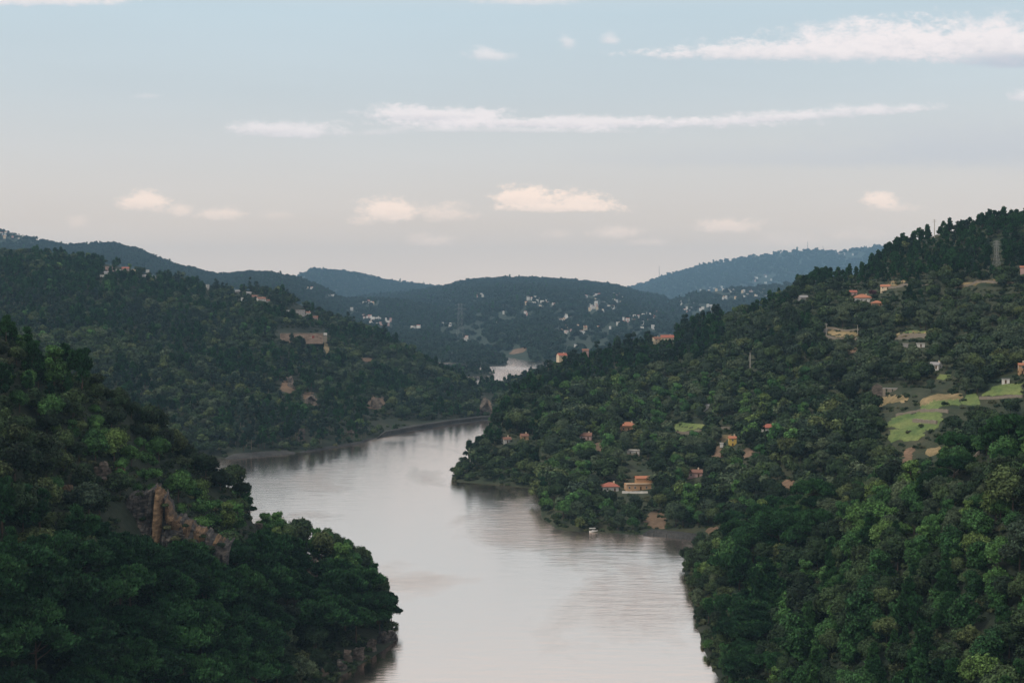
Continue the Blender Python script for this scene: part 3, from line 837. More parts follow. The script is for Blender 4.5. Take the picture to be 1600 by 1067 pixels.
CLEAR += [(470, 519, 38, 5), (405, 711, 48, 4), (670, 660, 95, 3), (243, 808, 8, 28), (204, 812, 26, 20), (296, 830, 30, 4), (102, 770, 11, 13), (156, 738, 13, 9), (490, 893, 14, 12), (1375, 606, 12, 7), (1420, 610, 25, 3),
          (600, 1005, 20, 16), (545, 1022, 14, 10), (1557, 395, 7, 24), (1460, 362, 4, 16), (1172, 566, 4, 12), (1060, 832, 60, 4), (990, 770, 30, 6), (1345, 455, 3, 3), (392, 826, 9, 14)]
CLEAR = np.array(CLEAR)

# (x0, x1, y0, y1, number, where)
CLUST = [
 (822, 842, 467, 480, 11, 'in the left hill village'),
 (843, 872, 470, 483, 9, 'in the left hill village'),
 (872, 892, 488, 504, 6, 'below the left hill village'),
 (868, 916, 512, 521, 13, 'in the bright hill foot row'),
 (915, 934, 462, 490, 12, 'in the upper middle village'),
 (934, 972, 461, 474, 16, 'in the top right village'),
 (924, 962, 478, 490, 12, 'in the lower hill village'),
 (964, 984, 494, 512, 8, 'right of the lower village'),
 (985, 1030, 490, 505, 13, 'just above the right crest'),
 (1000, 1022, 508, 520, 4, 'just above the right crest'),
 (925, 960, 508, 516, 4, 'right of the foot row'),
 (1056, 1074, 470, 478, 4, 'on the left blue shoulder'),
 (1070, 1120, 478, 492, 24, 'in the bright terrace village'),
 (1118, 1150, 455, 468, 10, 'scattered on the blue shoulder'),
 (1090, 1130, 450, 458, 5, 'along the top of the blue shoulder'),
 (1158, 1198, 456, 466, 13, 'against the right hill edge'),
 (1180, 1205, 430, 444, 6, 'high on the far slope'),
 (1310, 1345, 396, 404, 5, 'on the long blue ridge'),
 (478, 482, 453, 456, 1, 'alone left on the ridge'), (486, 489, 452, 455, 1, 'alone right on the ridge'),
 (511, 522, 462, 466, 3, 'in the short ridge row'),
 (548, 560, 484, 489, 4, 'atop the valley village'),
 (562, 592, 472, 478, 6, 'in the upper valley village'),
 (566, 582, 494, 500, 5, 'in the mid valley village'),
 (574, 612, 500, 511, 16, 'in the lower valley row'),
 (638, 656, 511, 516, 3, 'right of the valley row'),
 (742, 758, 461, 465, 4, 'in the lone high row'),
 (725, 740, 530, 536, 2, 'low above the far water'),
 (2, 62, 366, 378, 12, 'at the far left edge'),
 (770, 830, 490, 500, 4, 'behind the middle ridge'),
 (690, 760, 505, 545, 3, 'low on the middle ridge'),
 (880, 1000, 520, 545, 6, 'in haze behind the crest'),
]

# the large trees low on the near slopes: (column, row of the foot, species, scale, label)
BIG = [
 (1245, 1048, 'young_pine', 1.75, 'big fresh green pine at the bottom, right of the dark wood'),
 (1345, 1010, 'young_pine', 1.70, 'broad dark green pine behind the big fresh green pine'),
 (1440, 1075, 'young_pine', 1.55, 'fresh green pine touching the bottom edge right of the biggest pine'),
 (1420, 985, 'young_pine', 1.35, 'rounded green pine rising behind the bottom right pines'),
 (1545, 1068, 'young_pine', 1.35, 'green pine nearest the bottom right corner'),
 (1135, 1040, 'broadleaf_tree', 1.3, 'rounded tree leaning over the right bank at the bottom'),
 (1530, 860, 'bright_tree', 1.45, 'largest bright green tree near the right edge'),
 (1570, 740, 'bright_tree', 1.55, 'broad green tree at the right edge under the meadows'),
 (70, 1010, 'umbrella_pine', 1.9, 'widest domed umbrella pine in the bottom left corner'),
 (190, 985, 'umbrella_pine', 1.7, 'pale topped umbrella pine right of the widest corner pine'),
 (285, 975, 'umbrella_pine', 1.7, 'large umbrella pine above the bottom edge under the cliff'),
 (385, 985, 'umbrella_pine', 1.65, 'large umbrella pine left of the headland rocks'),
 (460, 960, 'umbrella_pine', 1.5, 'broad umbrella pine sheltering the headland rocks'),
 (20, 1075, 'umbrella_pine', 1.6, 'umbrella pine cut by the bottom left corner'),
 (540, 935, 'broadleaf_tree', 1.55, 'large round dark tree at the headland waterline'),
]

# ------------------------------------------------------------------ planting
def pick(conds, default):
    return conds
SPEC = ['broadleaf_tree', 'olive_tree', 'bright_tree', 'umbrella_pine', 'maritime_pine', 'young_pine', 'eucalyptus_tree', 'shrub', 'bright_shrub', 'grove']
SI = {k: i for i, k in enumerate(SPEC)}
# horizon profile of the bare land, for leaving out what nothing shows of
PC = np.arange(-260, 1870, 5.0)
PD = np.concatenate([np.arange(200, 2400, 10.0), np.arange(2400, 17200, 60.0)])
GZ = ground(PC[None, :], PD[:, None])
GROW = HOR + F * (CAM_H - GZ) / PD[:, None]
GMIN = np.minimum.accumulate(GROW, axis=0)         # lowest row number (highest point) seen so far along each column
def hidden_px(px, D, row):
    ci = np.clip(((px - PC[0]) / 5).astype(int), 0, len(PC) - 1)
    di = np.clip(np.searchsorted(PD, D) - 2, 0, len(PD) - 1)
    return row - GMIN[di, ci]         # > 0: below what stands in front

plants = []
def plant(hn, sp, dmax_extra=90):
    h = HILLS[hn]
    lo, hi = max(h['px'][0], -230), min(h['px'][-1], 1840)
    Dmin, Dmax = 230 if hn.startswith('near') else h['D0'].min(), (h['D1'] + (h['D2'] - h['D1']) * .35).max()
    Dmin = max(Dmin, 230)
    xa, xb = (lo - 800) / F, (hi - 800) / F
    ys = np.arange(Dmin, Dmax, sp)
    X, Y = [], []
    for y in ys:
        x = np.arange(xa * y, xb * y, sp)
        X.append(x); Y.append(np.full(len(x), y))
    X, Y = np.concatenate(X), np.concatenate(Y)
    X = X + rng.uniform(-.48, .48, len(X)) * sp
    Y = Y + rng.uniform(-.48, .48, len(Y)) * sp
    px = 800 + F * X / Y
    z = hill_z(h, px, Y)
    D1 = np.interp(px, h['px'], h['D1'])
    zg = ground(px, Y)
    ok = (z > .08) & (z >= zg - .3) & (Y < D1 + dmax_extra)
    ok &= (px > lo) & (px < hi)
    return X[ok], Y[ok], z[ok], px[ok]

def keep_open(px, Y, z, hgt, rpx):
    r0 = HOR + F * (CAM_H - z) / Y
    r1 = HOR + F * (CAM_H - z - hgt) / Y
    drop = np.zeros(len(px), bool)
    for cx, cy, rx, ry in CLEAR:
        dx = np.abs(px - cx) / (rx + rpx * .62)
        drop |= (dx < 1) & (r0 > cy - ry) & (r1 < cy + ry * .75)
    return drop

def species(hn, X, Y, px, row):
    n = len(X)
    r = rng.random(n)
    c = fbm(X / 38.0, Y / 55.0, 41, 3)
    c2 = fbm(X / 60.0 + 50, Y / 80.0, 77, 3)
    s = np.full(n, SI['broadleaf_tree'])
    def put(mask, k):
        s[mask] = SI[k]
    if hn == 'near_left':
        put(r < .12, 'olive_tree')
        put((r > .12) & (r < .22), 'shrub')
        put((row > 850) & (c2 > -.02) & (r < .85), 'umbrella_pine')
        put((row > 840) & (px < 210) & (row < 930) & (r < .7), 'maritime_pine')
        put((row < 640) & (px < 230) & (c > -.2) & (r < .75), 'maritime_pine')
        put((row > 905) & (px > 0) & (px < 430) & (r > .45) & (r < .95), 'umbrella_pine')
        band = np.abs(row - (628 + (px) * .50)) < 26
        put(band & (c > -.25) & (r < .55), 'bright_tree')
        put((px > 205) & (px < 365) & (np.abs(row - (757 + (px - 240) * .62)) < 46) & (r < .97), 'bright_shrub')
        put((px > 130) & (px < 250) & (np.abs(row - (690 + (px - 190) * .9)) < 24) & (r < .7), 'bright_shrub')
        put((r > .90) & (row < 900), 'bright_tree')
    elif hn == 'near_right':
        put(r < .16, 'olive_tree')
        put((c > .1) & (r < .6), 'umbrella_pine')
        put((px > 1330) & (row < 930) & (c2 > -.05) & (r > .6), 'bright_tree')
        put((px > 1180) & (row > 860) & (c < .05) & (r < .38), 'young_pine')
        put((c2 < -.2) & (r > .4), 'maritime_pine')
        put((r > .90), 'bright_tree')
    elif hn == 'far_bank_right':
        gard = (px > 850) & (px < 1260) & (row > 600)
        put(r < .22, 'olive_tree')
        put((r > .22) & (r < .30), 'shrub')
        put(gard & (r > .86), 'bright_tree')
        up = row < (455 - (px - 1200) * .05)
        put((px > 1190) & up & (r < .8), 'maritime_pine')
        put((px > 1190) & up & (r > .965), 'eucalyptus_tree')
        head = (px < 1130) & (row < 640 - (px - 780) * .22)
        put(head & (r < .65), 'maritime_pine')
        put(head & (r > .65) & (r < .86), 'eucalyptus_tree')
        put((c > .2) & (r < .5) & ~gard, 'maritime_pine')
        put((px > 1290) & (row > 480) & (row < 620) & (r < .55), 'olive_tree')
        put((px > 1290) & (row > 440) & (row < 640) & (r > .55) & (r < .7), 'shrub')
    elif hn in ('middle_left', 'low_spur', 'river_point'):
        put(r < .22, 'olive_tree')
        put((c > .1) & (r < .8), 'maritime_pine')
        put((c2 > .22) & (r < .5), 'eucalyptus_tree')
        put((row < 470) & (px < 320) & (c > -.3) & (r < .85), 'maritime_pine')
        put((r > .98), 'bright_tree')
    else:
        put(r < 2, 'grove')
        put((r < .06), 'maritime_pine')
    return s

PLAN = [('near_left', 7.2), ('near_right', 7.2), ('far_bank_right', 8.4), ('middle_left', 9.8), ('low_spur', 9.0), ('river_point', 8.5),
        ('far_left_ridge', 22.0), ('middle_far_ridge', 22.5), ('peaked_far_hill', 38.0), ('village_hill', 33.0), ('village_shoulder', 30.0), ('long_blue_ridge', 66.0)]
HT = {k: KINDS[k][4] for k in KINDS}
HT['grove'] = 8.0
htab = np.array([HT[k] for k in SPEC])
P_all = []
for hn, sp in PLAN:
    X, Y, z, px = plant(hn, sp)
    row = HOR + F * (CAM_H - z) / Y
    s = species(hn, X, Y, px, row)
    c = fbm(X / 30.0 + 7, Y / 45.0, 91, 3)
    scl = (rng.uniform(.66, 1.18, len(X)) + (rng.random(len(X)) < .12) * .3) * (1 + .30 * c) * 1.16
    h = HILLS[hn]
    if h['far']:
        scl = rng.uniform(.75, 1.35, len(X)) * {22.0: 1.95, 22.5: 2.0, 30.0: 2.4, 33.0: 2.55, 38.0: 3.0, 66.0: 4.4}[sp] * np.where(s == SI['grove'], .78, .62)
        h['th']
    else:
        scl *= np.where((s == SI['maritime_pine']), .88, 1.0) * np.where(s == SI['eucalyptus_tree'], .82, 1.0) * np.where(s == SI['young_pine'], .9, 1.0)
        if hn in ('near_left', 'near_right'):
            scl *= np.where(s == SI['bright_shrub'], 1.25, 1.0)
            if hn == 'near_left': scl *= np.where(row < 600, .66, np.where(row < 700, .85, 1.0))
            else: scl *= .88
            if hn == 'near_left':
                cr_ = np.interp(px, h['px'], h['D1'])
                scl = np.where((px > 330) & (Y > cr_ - 45), np.clip(scl, .78, 1.02), scl)
            scl *= np.where((s == SI['umbrella_pine']) & (row > 850), 1.22, 1.04)
            scl *= 1 + .45 * (rng.random(len(X)) < .10)
            scl = np.minimum(scl, np.where(s == SI['umbrella_pine'], 1.7, 1.75))
        if hn == 'far_bank_right': scl *= np.where(row < 500, .80, np.where(s == SI['maritime_pine'], .95, 1.1))
        # stands on the shore stay low
        scl *= np.clip(.66 + z / 10.0, .66, 1.0)
    if hn == 'far_bank_right':       # gardens and terraces: gaps between the trees
        gap = (fbm(X / 26.0, Y / 18.0, 133, 3) > .10) & (px > 860) & (row > 455) & (px - 860 > (600 - row) * 1.3)
        thin = gap & (rng.random(len(X)) < .38)
    else:
        thin = (fbm(X / 34.0, Y / 34.0, 134, 3) > .42) & (rng.random(len(X)) < .3)
    hgt = htab[s] * scl
    rpx = 3.6 * scl / Y * F
    drop = thin | keep_open(px, Y, z, hgt, rpx)
    top = HOR + F * (CAM_H - z - hgt) / Y
    hid = hidden_px(px, Y, top)
    drop |= hid > 14.0 * F / Y * 1.0
    if hn.startswith('near'):
        for (bx_, by_, bk_, bs_, bl_) in BIG:
            q_ = hit(bx_, by_)
            drop |= np.hypot(X - q_[0], Y - q_[1]) < 3.3 * bs_
    if h['far']:
        for (xa, xb, ya, yb, n_, _w) in CLUST:
            drop |= (px > xa - 3) & (px < xb + 3) & (row > ya - 1) & (row < yb + 4) & (rng.random(len(px)) < .72)
    k = ~drop
    hid_i = PLAN.index((hn, sp))
    P_all.append(np.stack([X[k], Y[k], z[k], s[k], scl[k], px[k], row[k], hid[k], np.full(k.sum(), hid_i)], 1))
P = np.concatenate(P_all)
# a few single trees the photograph shows clearly: (px, row of the foot, species, scale)
SINGLE = [      # (column, hill, how far past its crest in metres, species, scale, label)
 (496, 'near_left', -4, 'umbrella_pine', .62, 'umbrella shaped pine rising alone above the near left skyline against the river'),
 (390, 'near_left', 4, 'umbrella_pine', .50, 'small flat topped pine leaning over the river at the left shore bend'),
 (1545, 'far_bank_right', 0, 'eucalyptus_tree', .85, 'tallest thin crowned tree above the high right ridge skyline'),
 (1502, 'far_bank_right', 4, 'eucalyptus_tree', .70, 'slender tree rising over the ridge left of the tallest skyline tree'),
 (1588, 'far_bank_right', 4, 'eucalyptus_tree', .80, 'open crowned tree on the ridge skyline nearest the right edge'),
 (1404, 'far_bank_right', 0, 'umbrella_pine', .95, 'flat topped pine where the right skyline steps up'),
 (1288, 'far_bank_right', 0, 'umbrella_pine', 1.0, 'flat topped pine on the lower step of the right skyline'),
 (944, 'far_bank_right', -5, 'maritime_pine', .95, 'dark pointed pine on the crest right of the pink house'),
 (1086, 'far_bank_right', -5, 'broadleaf_tree', 1.25, 'round dark tree on the crest right of the long cream house'),
 (1062, 'far_bank_right', 25, 'broadleaf_tree', 1.25, 'round tree just behind the crest of the long cream house'),
 (605, 'near_left', -6, 'shrub', .9, 'windswept bush at the tip of the near left headland'),
 (716, 'far_bank_right', -8, 'broadleaf_tree', .9, 'outermost tree on the tip of the wooded headland'),
 (742, 'far_bank_right', -4, 'broadleaf_tree', 1.25, 'dark round tree standing on the headland edge above its tip'),
]
PLUM = (1364, 466)

# ------------------------------------------------------------------ individual trees (the ones that show largest)
def place_tree(kn, vi, x, y, z, s, rz, label, group, crown_mat=None):
    nm = {'bright_tree': 'broadleaf_tree', 'bright_shrub': 'shrub'}.get(kn, kn)
    t = empty(nm, (x, y, z - .15), rz, (s, s, s))
    cm, tm = PROTO[kn][vi % len(PROTO[kn])]
    a = bpy.data.objects.new('trunk', tm); col.objects.link(a); a.parent = t
    b = bpy.data.objects.new('crown', cm if crown_mat is None else crown_mat); col.objects.link(b); b.parent = t
    tag(t, label, {'shrub': 'shrub'}.get(nm, 'tree'), group)
    return t

KW = {'broadleaf_tree': 'dark round tree', 'olive_tree': 'grey green round tree', 'bright_tree': 'bright green leafy tree', 'umbrella_pine': 'flat domed umbrella pine',
      'maritime_pine': 'dark open crowned pine', 'young_pine': 'fresh green young pine', 'eucalyptus_tree': 'tall pale trunked eucalyptus', 'shrub': 'low dull green shrub', 'bright_shrub': 'low bright green shrub'}
LAND = [  # landmark areas of the picture, for saying where a tree stands
 (0, 130, 480, 640, 'in the upper left corner'),
 (130, 420, 540, 720, 'on the near left skyline'),
 (0, 130, 640, 800, 'by the left ochre rock'),
 (130, 230, 640, 860, 'above the dark cliff'),
 (230, 360, 690, 900, 'right of the rock pillar'),
 (360, 470, 700, 900, 'at the left river bend'),
 (470, 640, 800, 905, 'atop the left headland'),
 (430, 640, 905, 1100, 'by the headland waterline'),
 (0, 210, 800, 930, 'in the shaded left hollow'),
 (210, 430, 860, 960, 'below the rock pillar'),
 (0, 210, 930, 1300, 'in the bottom left corner'),
 (210, 430, 960, 1300, 'along the bottom left edge'),
 (1040, 1180, 800, 930, 'on the near bay point'),
 (1040, 1180, 930, 1300, 'above the near right bank'),
 (1180, 1300, 740, 850, 'behind the bay point'),
 (1180, 1300, 850, 960, 'in the dark right wood'),
 (1180, 1300, 960, 1300, 'along the bottom right edge'),
 (1300, 1430, 690, 850, 'on the near right skyline'),
 (1300, 1430, 850, 960, 'amid the near right wood'),
 (1300, 1430, 960, 1300, 'low in the right wood'),
 (1430, 1700, 620, 760, 'just below the green meadows'),
 (1430, 1700, 760, 860, 'high on the right edge'),
 (1430, 1700, 860, 960, 'low on the right edge'),
 (1430, 1700, 960, 1400, 'in the bottom right corner'),
 (690, 850, 640, 800, 'on the wooded headland'),
 (850, 1110, 740, 860, 'below the orange villa'),
 (850, 1110, 600, 740, 'among the riverside gardens'),
 (1110, 1300, 560, 800, 'around the lone red roof'),
 (1300, 1700, 440, 700, 'on the meadow terraces'),
 (1190, 1700, 300, 440, 'on the high right ridge'),
 (800, 1190, 440, 620, 'on the right descending crest'),
]
def where(px, row):
    for a, b, c, d, t in LAND:
        if a <= px < b and c <= row < d:
            return t
    return 'on the slope beside the river'

size_px = htab[P[:, 3].astype(int)] * P[:, 4] / P[:, 1] * F
top_row = P[:, 6] - size_px
inframe = (P[:, 5] > -size_px * .35) & (P[:, 5] < 1600 + size_px * .35) & (top_row < 1072)
vis = inframe & (P[:, 7] < -size_px * .25)
# what nearer crowns leave of each tree in the picture (coarse cells of 4 px)
cover = np.zeros((270, 420), bool)
vfrac = np.zeros(len(P))
cand = np.where(vis & (P[:, 1] < 1500))[0]
cand = cand[np.argsort(P[cand, 1])]
wpx = np.where(np.isin(P[:, 3], [SI['umbrella_pine']]), .40, .38) * size_px
for i in cand:
    x0, x1 = int((P[i, 5] - wpx[i]) / 4) + 10, int((P[i, 5] + wpx[i]) / 4) + 11
    y0 = int(top_row[i] / 4)
    y1 = int((P[i, 6] - size_px[i] * (.25 if P[i, 3] not in (3, 4, 6) else .5)) / 4) + 1
    x0, x1, y0, y1 = max(x0, 0), min(x1, 420), max(y0, 0), min(y1, 270)
    if x1 <= x0 or y1 <= y0: continue
    c = cover[y0:y1, x0:x1]
    vfrac[i] = 1 - c.mean()
    c[:] = True
vis &= vfrac > .30
single = np.zeros(len(P), bool)
LIM = {'broadleaf_tree': 290, 'olive_tree': 150, 'bright_tree': 120, 'umbrella_pine': 200, 'maritime_pine': 200, 'young_pine': 150, 'eucalyptus_tree': 60, 'shrub': 120, 'bright_shrub': 60}
LIM_SUM = {}
for kn, lim in LIM.items():
    idx = np.where((P[:, 3] == SI[kn]) & vis)[0]
    o_ = np.argsort(-size_px[idx] * np.where(kn == 'x', 1, 1))[:lim]
    if kn in ('broadleaf_tree',):
        o_ = o_[:200]
    if kn == 'bright_tree':
        o_ = o_[:90]
    single[idx[o_]] = True
for i in np.where(single)[0]:
    x, y, z, s_, sc_, px, row, *_ = P[i]
    kn = SPEC[int(s_)]
    wh = where(px, row)
    lab = KW[kn] + ' ' + wh
    place_tree(kn, int(i), x, y, z, sc_, float(rng.uniform(0, 6.283)), lab, KW[kn].replace('eucalyptus', 'eucalyptu') + 's ' + wh)
plum_c, _L, _R = make_crown('plum_crown', 'round', 5, 3000, .34, M['plum'])
for px, hn, off, kn, s_, lab in SINGLE:
    h = HILLS[hn]
    y = float(np.interp(px, h['px'], h['D1'])) + off
    z = float(hill_z(h, np.array([float(px)]), np.array([y]))[0])
    place_tree(kn, int(px), (px - 800) / F * y, y, max(z, .2), s_, px * .7, lab, None)
for px, row, kn, s_, lab in BIG:
    x, y, z = hit(px, row)
    place_tree(kn, int(px), x, y, z, s_, px * .7, lab, None)
x, y, z = hit(*PLUM)
place_tree('broadleaf_tree', 1, x, y, z, .8, 1.0, 'purple leaved plum tree right of the white villa', None, plum_c)

# ------------------------------------------------------------------ the mass of the woods: one object per species, instanced
def scatter(name, protos, pts, scl, seed, kind='stuff'):
    r = np.random.default_rng(seed)
    n = len(pts)
    me = bpy.data.meshes.new(name)
    me.vertices.add(n)
    me.vertices.foreach_set('co', np.asarray(pts, np.float32).ravel())
    a = me.attributes.new('s', 'FLOAT', 'POINT'); a.data.foreach_set('value', np.asarray(scl, np.float32))
    a = me.attributes.new('zs', 'FLOAT', 'POINT'); a.data.foreach_set('value', r.uniform(.8, 1.25, n).astype(np.float32))
    a = me.attributes.new('rz', 'FLOAT', 'POINT'); a.data.foreach_set('value', r.uniform(0, 6.283, n).astype(np.float32))
    a = me.attributes.new('pick', 'INT', 'POINT'); a.data.foreach_set('value', r.integers(0, len(protos), n).astype(np.int32))
    o = bpy.data.objects.new(name, me)
    col.objects.link(o)
    ng = bpy.data.node_groups.new(name + '_planting', 'GeometryNodeTree')
    ng.interface.new_socket('Geometry', in_out='INPUT', socket_type='NodeSocketGeometry')
    ng.interface.new_socket('Geometry', in_out='OUTPUT', socket_type='NodeSocketGeometry')
    N, L = ng.nodes, ng.links
    gi, go = N.new('NodeGroupInput'), N.new('NodeGroupOutput')
    iop = N.new('GeometryNodeInstanceOnPoints')
    jn = N.new('GeometryNodeJoinGeometry')
    for pm in protos[::-1]:
        po = bpy.data.objects.new(pm.name + '_model', pm)
        oi = N.new('GeometryNodeObjectInfo')
        oi.transform_space = 'ORIGINAL'
        oi.inputs['Object'].default_value = po
        oi.inputs['As Instance'].default_value = False
        g2 = N.new('GeometryNodeGeometryToInstance')
        L.new(oi.outputs['Geometry'], g2.inputs[0])
        L.new(g2.outputs[0], jn.inputs[0])
    def attr(nm, dt):
        q = N.new('GeometryNodeInputNamedAttribute')
        q.data_type = dt
        q.inputs['Name'].default_value = nm
        return q.outputs['Attribute']
    iop.inputs['Pick Instance'].default_value = True
    L.new(jn.outputs[0], iop.inputs['Instance'])
    L.new(attr('pick', 'INT'), iop.inputs['Instance Index'])
    cr = N.new('ShaderNodeCombineXYZ'); L.new(attr('rz', 'FLOAT'), cr.inputs[2])
    L.new(cr.outputs[0], iop.inputs['Rotation'])
    cs = N.new('ShaderNodeCombineXYZ')
    ml = N.new('ShaderNodeMath'); ml.operation = 'MULTIPLY'
    sa = attr('s', 'FLOAT')
    L.new(sa, ml.inputs[0]); L.new(attr('zs', 'FLOAT'), ml.inputs[1])
    L.new(sa, cs.inputs[0]); L.new(sa, cs.inputs[1]); L.new(ml.outputs[0], cs.inputs[2])
    L.new(cs.outputs[0], iop.inputs['Scale'])
    L.new(gi.outputs[0], iop.inputs['Points'])
    L.new(iop.outputs[0], go.inputs[0])
    mod = o.modifiers.new('planting', 'NODES')
    mod.node_group = ng
    tag(o, kind=kind)
    return o
near_hill = P[:, 8] < 2
for kn in SPEC:
    m_ = (P[:, 3] == SI[kn]) & ~single
    nm = {'broadleaf_tree': 'broadleaf_woodland', 'olive_tree': 'olive_grove', 'bright_tree': 'chestnut_woodland', 'umbrella_pine': 'umbrella_pine_wood', 'maritime_pine': 'pine_forest',
          'young_pine': 'young_pine_thicket', 'eucalyptus_tree': 'eucalyptus_wood', 'shrub': 'scrub', 'bright_shrub': 'green_scrub', 'grove': 'distant_forest'}[kn]
    if kn != 'grove':
        mn = m_ & near_hill
        if mn.any():
            scatter(nm, [a for a, b in PROTO[kn]], P[mn][:, :3], P[mn][:, 4], 3)
        m_ = m_ & ~near_hill
    if m_.any():
        scatter(nm, FARP[kn], P[m_][:, :3], P[m_][:, 4], 4)
# undergrowth between the trees
U = []
for hn, sp in (('near_left', 3.2), ('near_right', 3.2), ('far_bank_right', 5.2), ('middle_left', 8.5)):
    X, Y, z, px = plant(hn, sp, 30)
    k = ~keep_open(px, Y, z, np.full(len(px), 1.4), np.zeros(len(px))) | (rng.random(len(px)) < .07)
    row = HOR + F * (CAM_H - z) / Y
    k &= hidden_px(px, Y, row - 2.0 / Y * F) < 2.0 / Y * F
    k &= (fbm(X / 14.0, Y / 14.0, 55, 3) > -.35)
    if hn in ('far_bank_right', 'middle_left'):
        k &= (fbm(X / 26.0, Y / 18.0, 133, 3) < .40)
    U.append(np.stack([X[k], Y[k], z[k], rng.uniform(.3, .72, k.sum()) * (1.35 if hn == 'middle_left' else 1)], 1))
U = np.concatenate(U)
scatter('undergrowth', FARP['shrub'], U[:, :3], U[:, 3], 8)
print('plants', len(P), 'single', single.sum(), 'under', len(U), {k: int(((P[:, 3] == SI[k]) & vis).sum()) for k in SPEC})

# ------------------------------------------------------------------ open fields, bare earth
def in_world(px, py):
    return hit(px, py)
PNAME = {'meadow': 'meadow', 'straw': 'dry_grass_field', 'earth': 'bare_earth_slope'}
for mt, q in PATCHES:
    c = [in_world(*p) for p in q]
    d0 = c[0][1]
    c = [(x, min(max(y, d0 - 60), d0 + 260)) for x, y, z in c]
    (x0, y0), (x1, y1), (x2, y2), (x3, y3) = c
    nu = int(max(4, min(40, math.hypot(x1 - x0, y1 - y0) / 1.6)))
    nv = int(max(4, min(60, math.hypot(x3 - x0, y3 - y0) / 1.6)))
    uu, vv = np.meshgrid(np.linspace(0, 1, nu + 1), np.linspace(0, 1, nv + 1))
    # rounded, uneven outline
    cu, cv = uu * 2 - 1, vv * 2 - 1
    k = 1 - .10 * (cu * cu) * (cv * cv) * 2
    uu, vv = .5 + cu * k / 2, .5 + cv * k / 2
    X = (x0 * (1 - uu) + x1 * uu) * (1 - vv) + (x3 * (1 - uu) + x2 * uu) * vv
    Y = (y0 * (1 - uu) + y1 * uu) * (1 - vv) + (y3 * (1 - uu) + y2 * uu) * vv
    e = np.maximum(np.abs(cu), np.abs(cv)) ** 3
    X = X + fbm(X / 4.0, Y / 5.0, 3, 3) * 4.5 * e
    Y = Y + fbm(X / 5.0 + 9, Y / 6.0, 4, 3) * 8.0 * e
    Z = terrain_at(X.ravel(), Y.ravel()).reshape(X.shape) + .32 - .5 * (e > .98)
    V = np.stack([X, Y, Z], -1).reshape(-1, 3)
    i = np.arange(nu)[None, :] + (nu + 1) * np.arange(nv)[:, None]
    Q = np.stack([i, i + 1, i + nu + 2, i + nu + 1], -1).reshape(-1, 4)
    o = bpy.data.objects.new(PNAME[mt], np_mesh(PNAME[mt], V, Q, M[mt], smooth=True))
    col.objects.link(o)
    tag(o, kind='structure')

# ------------------------------------------------------------------ buildings
def roof_geo(mb, kind, w, d, z, rise, ov):
    x, y = w / 2 + ov, d / 2 + ov
    t = .22
    if kind == 'hip':
        rx = max(.3, w / 2 - d / 2 * .9)
        v = [(-x, -y, z), (x, -y, z), (x, y, z), (-x, y, z), (-rx, 0, z + rise), (rx, 0, z + rise), (-x, -y, z - t), (x, -y, z - t), (x, y, z - t), (-x, y, z - t)]
        f = [(0, 1, 5, 4), (1, 2, 5), (2, 3, 4, 5), (3, 0, 4), (6, 7, 1, 0), (7, 8, 2, 1), (8, 9, 3, 2), (9, 6, 0, 3), (9, 8, 7, 6)]
    else:
        v = [(-x, -y, z), (x, -y, z), (x, y, z), (-x, y, z), (-x, 0, z + rise), (x, 0, z + rise), (-x, -y, z - t), (x, -y, z - t), (x, y, z - t), (-x, y, z - t), (-x, 0, z + rise - t), (x, 0, z + rise - t)]
        f = [(0, 1, 5, 4), (2, 3, 4, 5), (6, 7, 1, 0), (8, 9, 3, 2), (7, 11, 8, 2, 5, 1), (9, 10, 6, 0, 4, 3), (11, 7, 6, 10), (8, 11, 10, 9)]
    mb.poly(v, f)

def windows(root, w, d, nst, fh, main):
    # front (towards the river) and both ends
    wm = MB().box(-.5, .5, -.09, -.003, -.65, .65)
    fm_ = MB()
    for a in (-.58, .50):
        fm_.box(a, a + .08, -.13, -.003, -.73, .73)
    for a in (-.73, .65):
        fm_.box(-.5, .5, -.13, -.003, a, a + .08)
    fm_.box(-.03, .03, -.12, -.091, -.65, .65)
    pane_me = frame_me = None
    for s_ in range(nst):
        n = max(1, int(w / 3.2))
        for i in range(n):
            x = -w / 2 + (i + .5) * w / n
            if s_ == 0 and i == n // 2:
                dm = MB().box(-.5, .5, -.10, -.003, 0, 2.1)
                o = dm.build('door', M['door'], root); o.location = (x, -d / 2, .1)
                continue
            for (lx, ly, rz) in ((x, -d / 2, 0),):
                if pane_me is None:
                    o = wm.build('window', M['glass'], root); pane_me = o.data
                    g = fm_.build('frame', M['frame'], o); frame_me = g.data
                else:
                    o = bpy.data.objects.new('window', pane_me); col.objects.link(o); o.parent = root
                    g = bpy.data.objects.new('frame', frame_me); col.objects.link(g); g.parent = o
                o.location = (lx, ly, s_ * fh + 1.6)
                o.rotation_euler = (0, 0, rz)
        for sx_ in (-1, 1):
            o = bpy.data.objects.new('window', pane_me) if pane_me else wm.build('window', M['glass'], root)
            if pane_me:
                col.objects.link(o); o.parent = root
                g = bpy.data.objects.new('frame', frame_me); col.objects.link(g); g.parent = o
            o.location = (sx_ * w / 2, 0, s_ * fh + 1.6)
            o.rotation_euler = (0, 0, sx_ * math.pi / 2)

